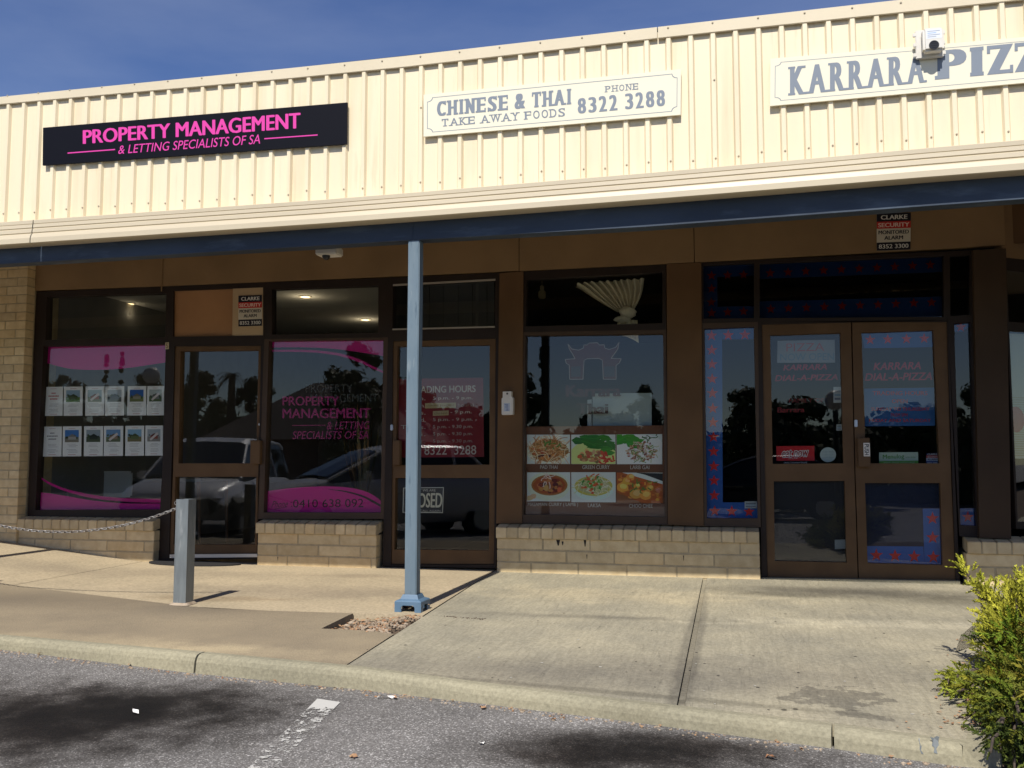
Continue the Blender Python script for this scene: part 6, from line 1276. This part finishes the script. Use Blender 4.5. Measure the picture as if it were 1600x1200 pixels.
# house with a hipped tiled roof
hq = M_(480, 596, 26); t = thing('house', (hq.x, hq.y, GZ), 'low brick house with a hipped dark roof across the car park', 'building')
mb = MB(); x0, x1, y0, y1 = hq.x - 3.4, hq.x + 4.6, hq.y - 6, hq.y + 2.4; eave = 2.0
mb.box(x0 + .5, x1 - .5, y0 + .5, y1 - .5, GZ, eave); mb.build('wall', mat('house_brick', (.22, .13, .09), rough=.9), t)
mb = MB(); rz_ = hq.z; vs = [(x0, y0, eave), (x1, y0, eave), (x1, y1, eave), (x0, y1, eave), (x0 + 2.8, (y0 + y1) / 2, rz_), (x1 - 2.8, (y0 + y1) / 2, rz_)]
mb.mesh(vs, [(0, 1, 5, 4), (1, 2, 5), (2, 3, 4, 5), (3, 0, 4), (0, 3, 2, 1)]); mb.build('roof', mat('house_roof', (.07, .05, .045), rough=.8), t)
for dx in (1.2, 5.0):
    mb = MB(); mb.box(x0 + dx, x0 + dx + 1.5, y1 - .52, y1 - .44, .5, 1.6); mb.build('window', BLACKP, t)
# globe lamps
for px, py, d, lab in ((1305, 632, 9, 'globe street lamp on a dark pole mirrored in the pizza door'), (235, 593, 14, 'globe street lamp mirrored in the listings window')):
    c = M_(px, py, d); t = thing('street_lamp', (c.x, c.y, GZ), lab, 'street lamp', 'globe lamps across the car park'); r = 15 * (d + DIST) / F_PX
    mb = MB(); mb.tube([(c.x, c.y, GZ), (c.x, c.y, c.z - r)], [.06, .045], 10); mb.build('pole', BLACKP, t)
    mb = MB(); mb.lathe([(r * sin(pi * k / 10), -r * cos(pi * k / 10)) for k in range(1, 10)], c, 18); mb.build('globe', WHITEP, t, smooth=True)
# parked cars
def car(x, y, rz, paint, label, L_=4.4, W_=1.78, Hh=1.48, wagon=True):
    gz = -.21; t = thing('parked_car', (x, y, gz), label, 'car', 'cars parked facing the shops'); M = Matrix.Translation((x, y, gz)) @ Matrix.Rotation(rz, 4, 'Z')
    # local: +y is the nose
    st_ = [(-2.2, .5, .80, .78), (-2.1, .35, .95, .92), (-1.6, .28, 1.0, .97), (-.6, .27, 1.0, .98), (.4, .27, 1.0, .97), (1.1, .28, .99, .93), (1.7, .30, .95, .84), (2.05, .36, .86, .74), (2.2, .48, .70, .62)]
    mb = MB(); rows = []
    for yy, zl, wf, zt in st_:
        w_ = W_ / 2 * wf; rows.append([M @ Vector(p) for p in ((-w_ * .9, yy, zl), (-w_, yy, zl + .18), (-w_ * 1.0, yy, zt - .22), (-w_ * .95, yy, zt - .06), (-w_ * .82, yy, zt), (0, yy, zt + .025), (w_ * .82, yy, zt), (w_ * .95, yy, zt - .06), (w_, yy, zt - .22), (w_, yy, zl + .18), (w_ * .9, yy, zl))])
    m = 11; n = len(rows); mb.mesh([p for r_ in rows for p in r_], [(i * m + j, (i + 1) * m + j, (i + 1) * m + (j + 1) % m, i * m + (j + 1) % m) for i in range(n - 1) for j in range(m)] + [tuple(range(m)), tuple(range(n * m - 1, (n - 1) * m - 1, -1))]); body = mb.build('body', paint, t, smooth=True)
    gl = [(-2.0 if wagon else -1.6, .92, .80, Hh - .1 if wagon else 1.0), (-1.75 if wagon else -1.1, .92, .80, Hh - .02), (-.9, .93, .78, Hh), (.0, .93, .78, Hh - .02), (.35, .92, .78, Hh - .10), (1.15, .90, .82, .97)]
    mb = MB(); rows = []
    for yy, zb_, wf, zt in gl: w0, w1 = W_ / 2 * .93, W_ / 2 * (wf * .9 if zt > 1.2 else .86); rows.append([M @ Vector(p) for p in ((-w0, yy, .88), (-w1, yy, zt - .05), (-w1 * .85, yy, zt), (0, yy, zt + .02), (w1 * .85, yy, zt), (w1, yy, zt - .05), (w0, yy, .88))])
    m = 7; n = len(rows); pts = [p for r_ in rows for p in r_]; side = [(i * m + j, (i + 1) * m + j, (i + 1) * m + j + 1, i * m + j + 1) for i in range(n - 1) for j in (0, 5)]; roof = [(i * m + j, (i + 1) * m + j, (i + 1) * m + j + 1, i * m + j + 1) for i in range(n - 1) for j in (1, 2, 3, 4)]
    scr = [f_ for f_ in roof if f_[0] // m >= n - 2]; roof = [f_ for f_ in roof if f_[0] // m < n - 2]
    mb.mesh(pts, side + scr + [tuple(range(m))]); mb.build('window', mat('car_glass', (.01, .012, .014), rough=.05, spec=.8), t, smooth=False)
    mb = MB(); mb.mesh(pts, roof)
    for sg in (0, 6): 
        a = [rows[i][1 if sg == 0 else 5] for i in range(n)]; mb.tube(a, .028, 6)
        mb.tube([rows[2][sg], rows[2][1 if sg == 0 else 5]], .03, 6)
    mb.build('roof', paint, t, smooth=False)
    tyre = mat('tyre', (.02, .02, .02), rough=.85); rim = mat('alloy', (.45, .46, .47), rough=.3, metal=.9)
    for sx_ in (-1, 1):
        for yy in (-1.35, 1.35):
            c = M @ Vector((sx_ * (W_ / 2 - .11), yy, .31)); ax = (M.to_3x3() @ Vector((sx_, 0, 0))).normalized(); mb = MB(); mb.tube([c - ax * .1, c - ax * .09, c + ax * .09, c + ax * .1], [.28, .31, .31, .28], 24); wh = mb.build('wheel', tyre, t)
            mb = MB(); mb.tube([c + ax * .10, c + ax * .106], [.20, .17], 24); mb.build('rim', rim, wh)
        mb = MB(); c = M @ Vector((sx_ * .62, 2.06, .62)); mb.lathe([(.01, -.05), (.10, -.03), (.13, .03), (.07, .08)], c, 12); mb.build('headlight', mat('lamp_glass', (.7, .72, .75), rough=.08), t)
        mb = MB(); c = M @ Vector((sx_ * (W_ / 2 + .08), .62, .98)); mb.bbox(-.10, .10, -.05, .05, -.07, .07, .03, M=Matrix.Translation(c) @ Matrix.Rotation(rz, 4, 'Z')); mb.build('mirror', paint, t)
    return t
SILV = mat('silver_paint', (.88, .89, .90), rough=.3, metal=.1); WHT = mat('white_car_paint', (.80, .81, .82), rough=.2); DKC = mat('dark_car_paint', (.02, .022, .028), rough=.15)
c1, c2 = M_(318, 700, 4.2), M_(575, 700, 5.4)
car(c1.x - 1.15, c1.y - 2.2, radians(-14), SILV, 'silver station wagon parked nose in, mirrored in the office door', Hh=1.62)
car(c2.x, c2.y - .6, radians(46), WHT, 'pale sedan parked at an angle, mirrored in the phone number window', wagon=False, Hh=1.46)
car(.4, -13.5, pi / 2, DKC, 'dark car parked across the car park, mirrored in the pizza window', wagon=False, Hh=1.42)
def hedge(x0, x1, y, h, seed, label):
    rnd = random.Random(seed); t = thing('hedge', ((x0 + x1) / 2, y, GZ), label, 'hedge', 'hedges across the car park'); mb = MB(); n = int((x1 - x0) * 2)
    mb.box(x0, x1, y - .5, y + .3, GZ, GZ + h * .78, 0, (.5,) * 3)
    for k in range(int((x1 - x0) * 90)):
        x = rnd.uniform(x0, x1); hh = h * (.86 + .2 * noise.noise(Vector((x * .45, seed, 0)))); z = GZ + hh * sqrt(rnd.random()); p = Vector((x, y + .45 + rnd.uniform(-.25, .2), z)); ls = rnd.uniform(.1, .24); lum = rnd.uniform(.5, 1.1)
        u_ = Vector((rnd.gauss(0, 1), rnd.gauss(0, .5), rnd.gauss(0, 1))).normalized(); w_ = u_.cross(Vector((rnd.gauss(0, .4), 1, rnd.gauss(0, .4)))).normalized(); mb.mesh([p - u_ * ls, p - w_ * ls * .5, p + u_ * ls, p + w_ * ls * .5], [(0, 1, 2, 3)], 0, (lum,) * 3)
    mb.build('foliage', LEAFM, t)
hedge(-40, -22, -34, 4.6, 1, 'tall clipped hedge at the far left across the car park'); hedge(-22, -9, -32, 4.0, 2, 'dense hedge behind the angled parked cars'); hedge(-9, 3, -30, 3.2, 3, 'dark hedge straight across the car park'); hedge(3, 22, -27, 3.4, 4, 'dense hedge at the right across the car park')
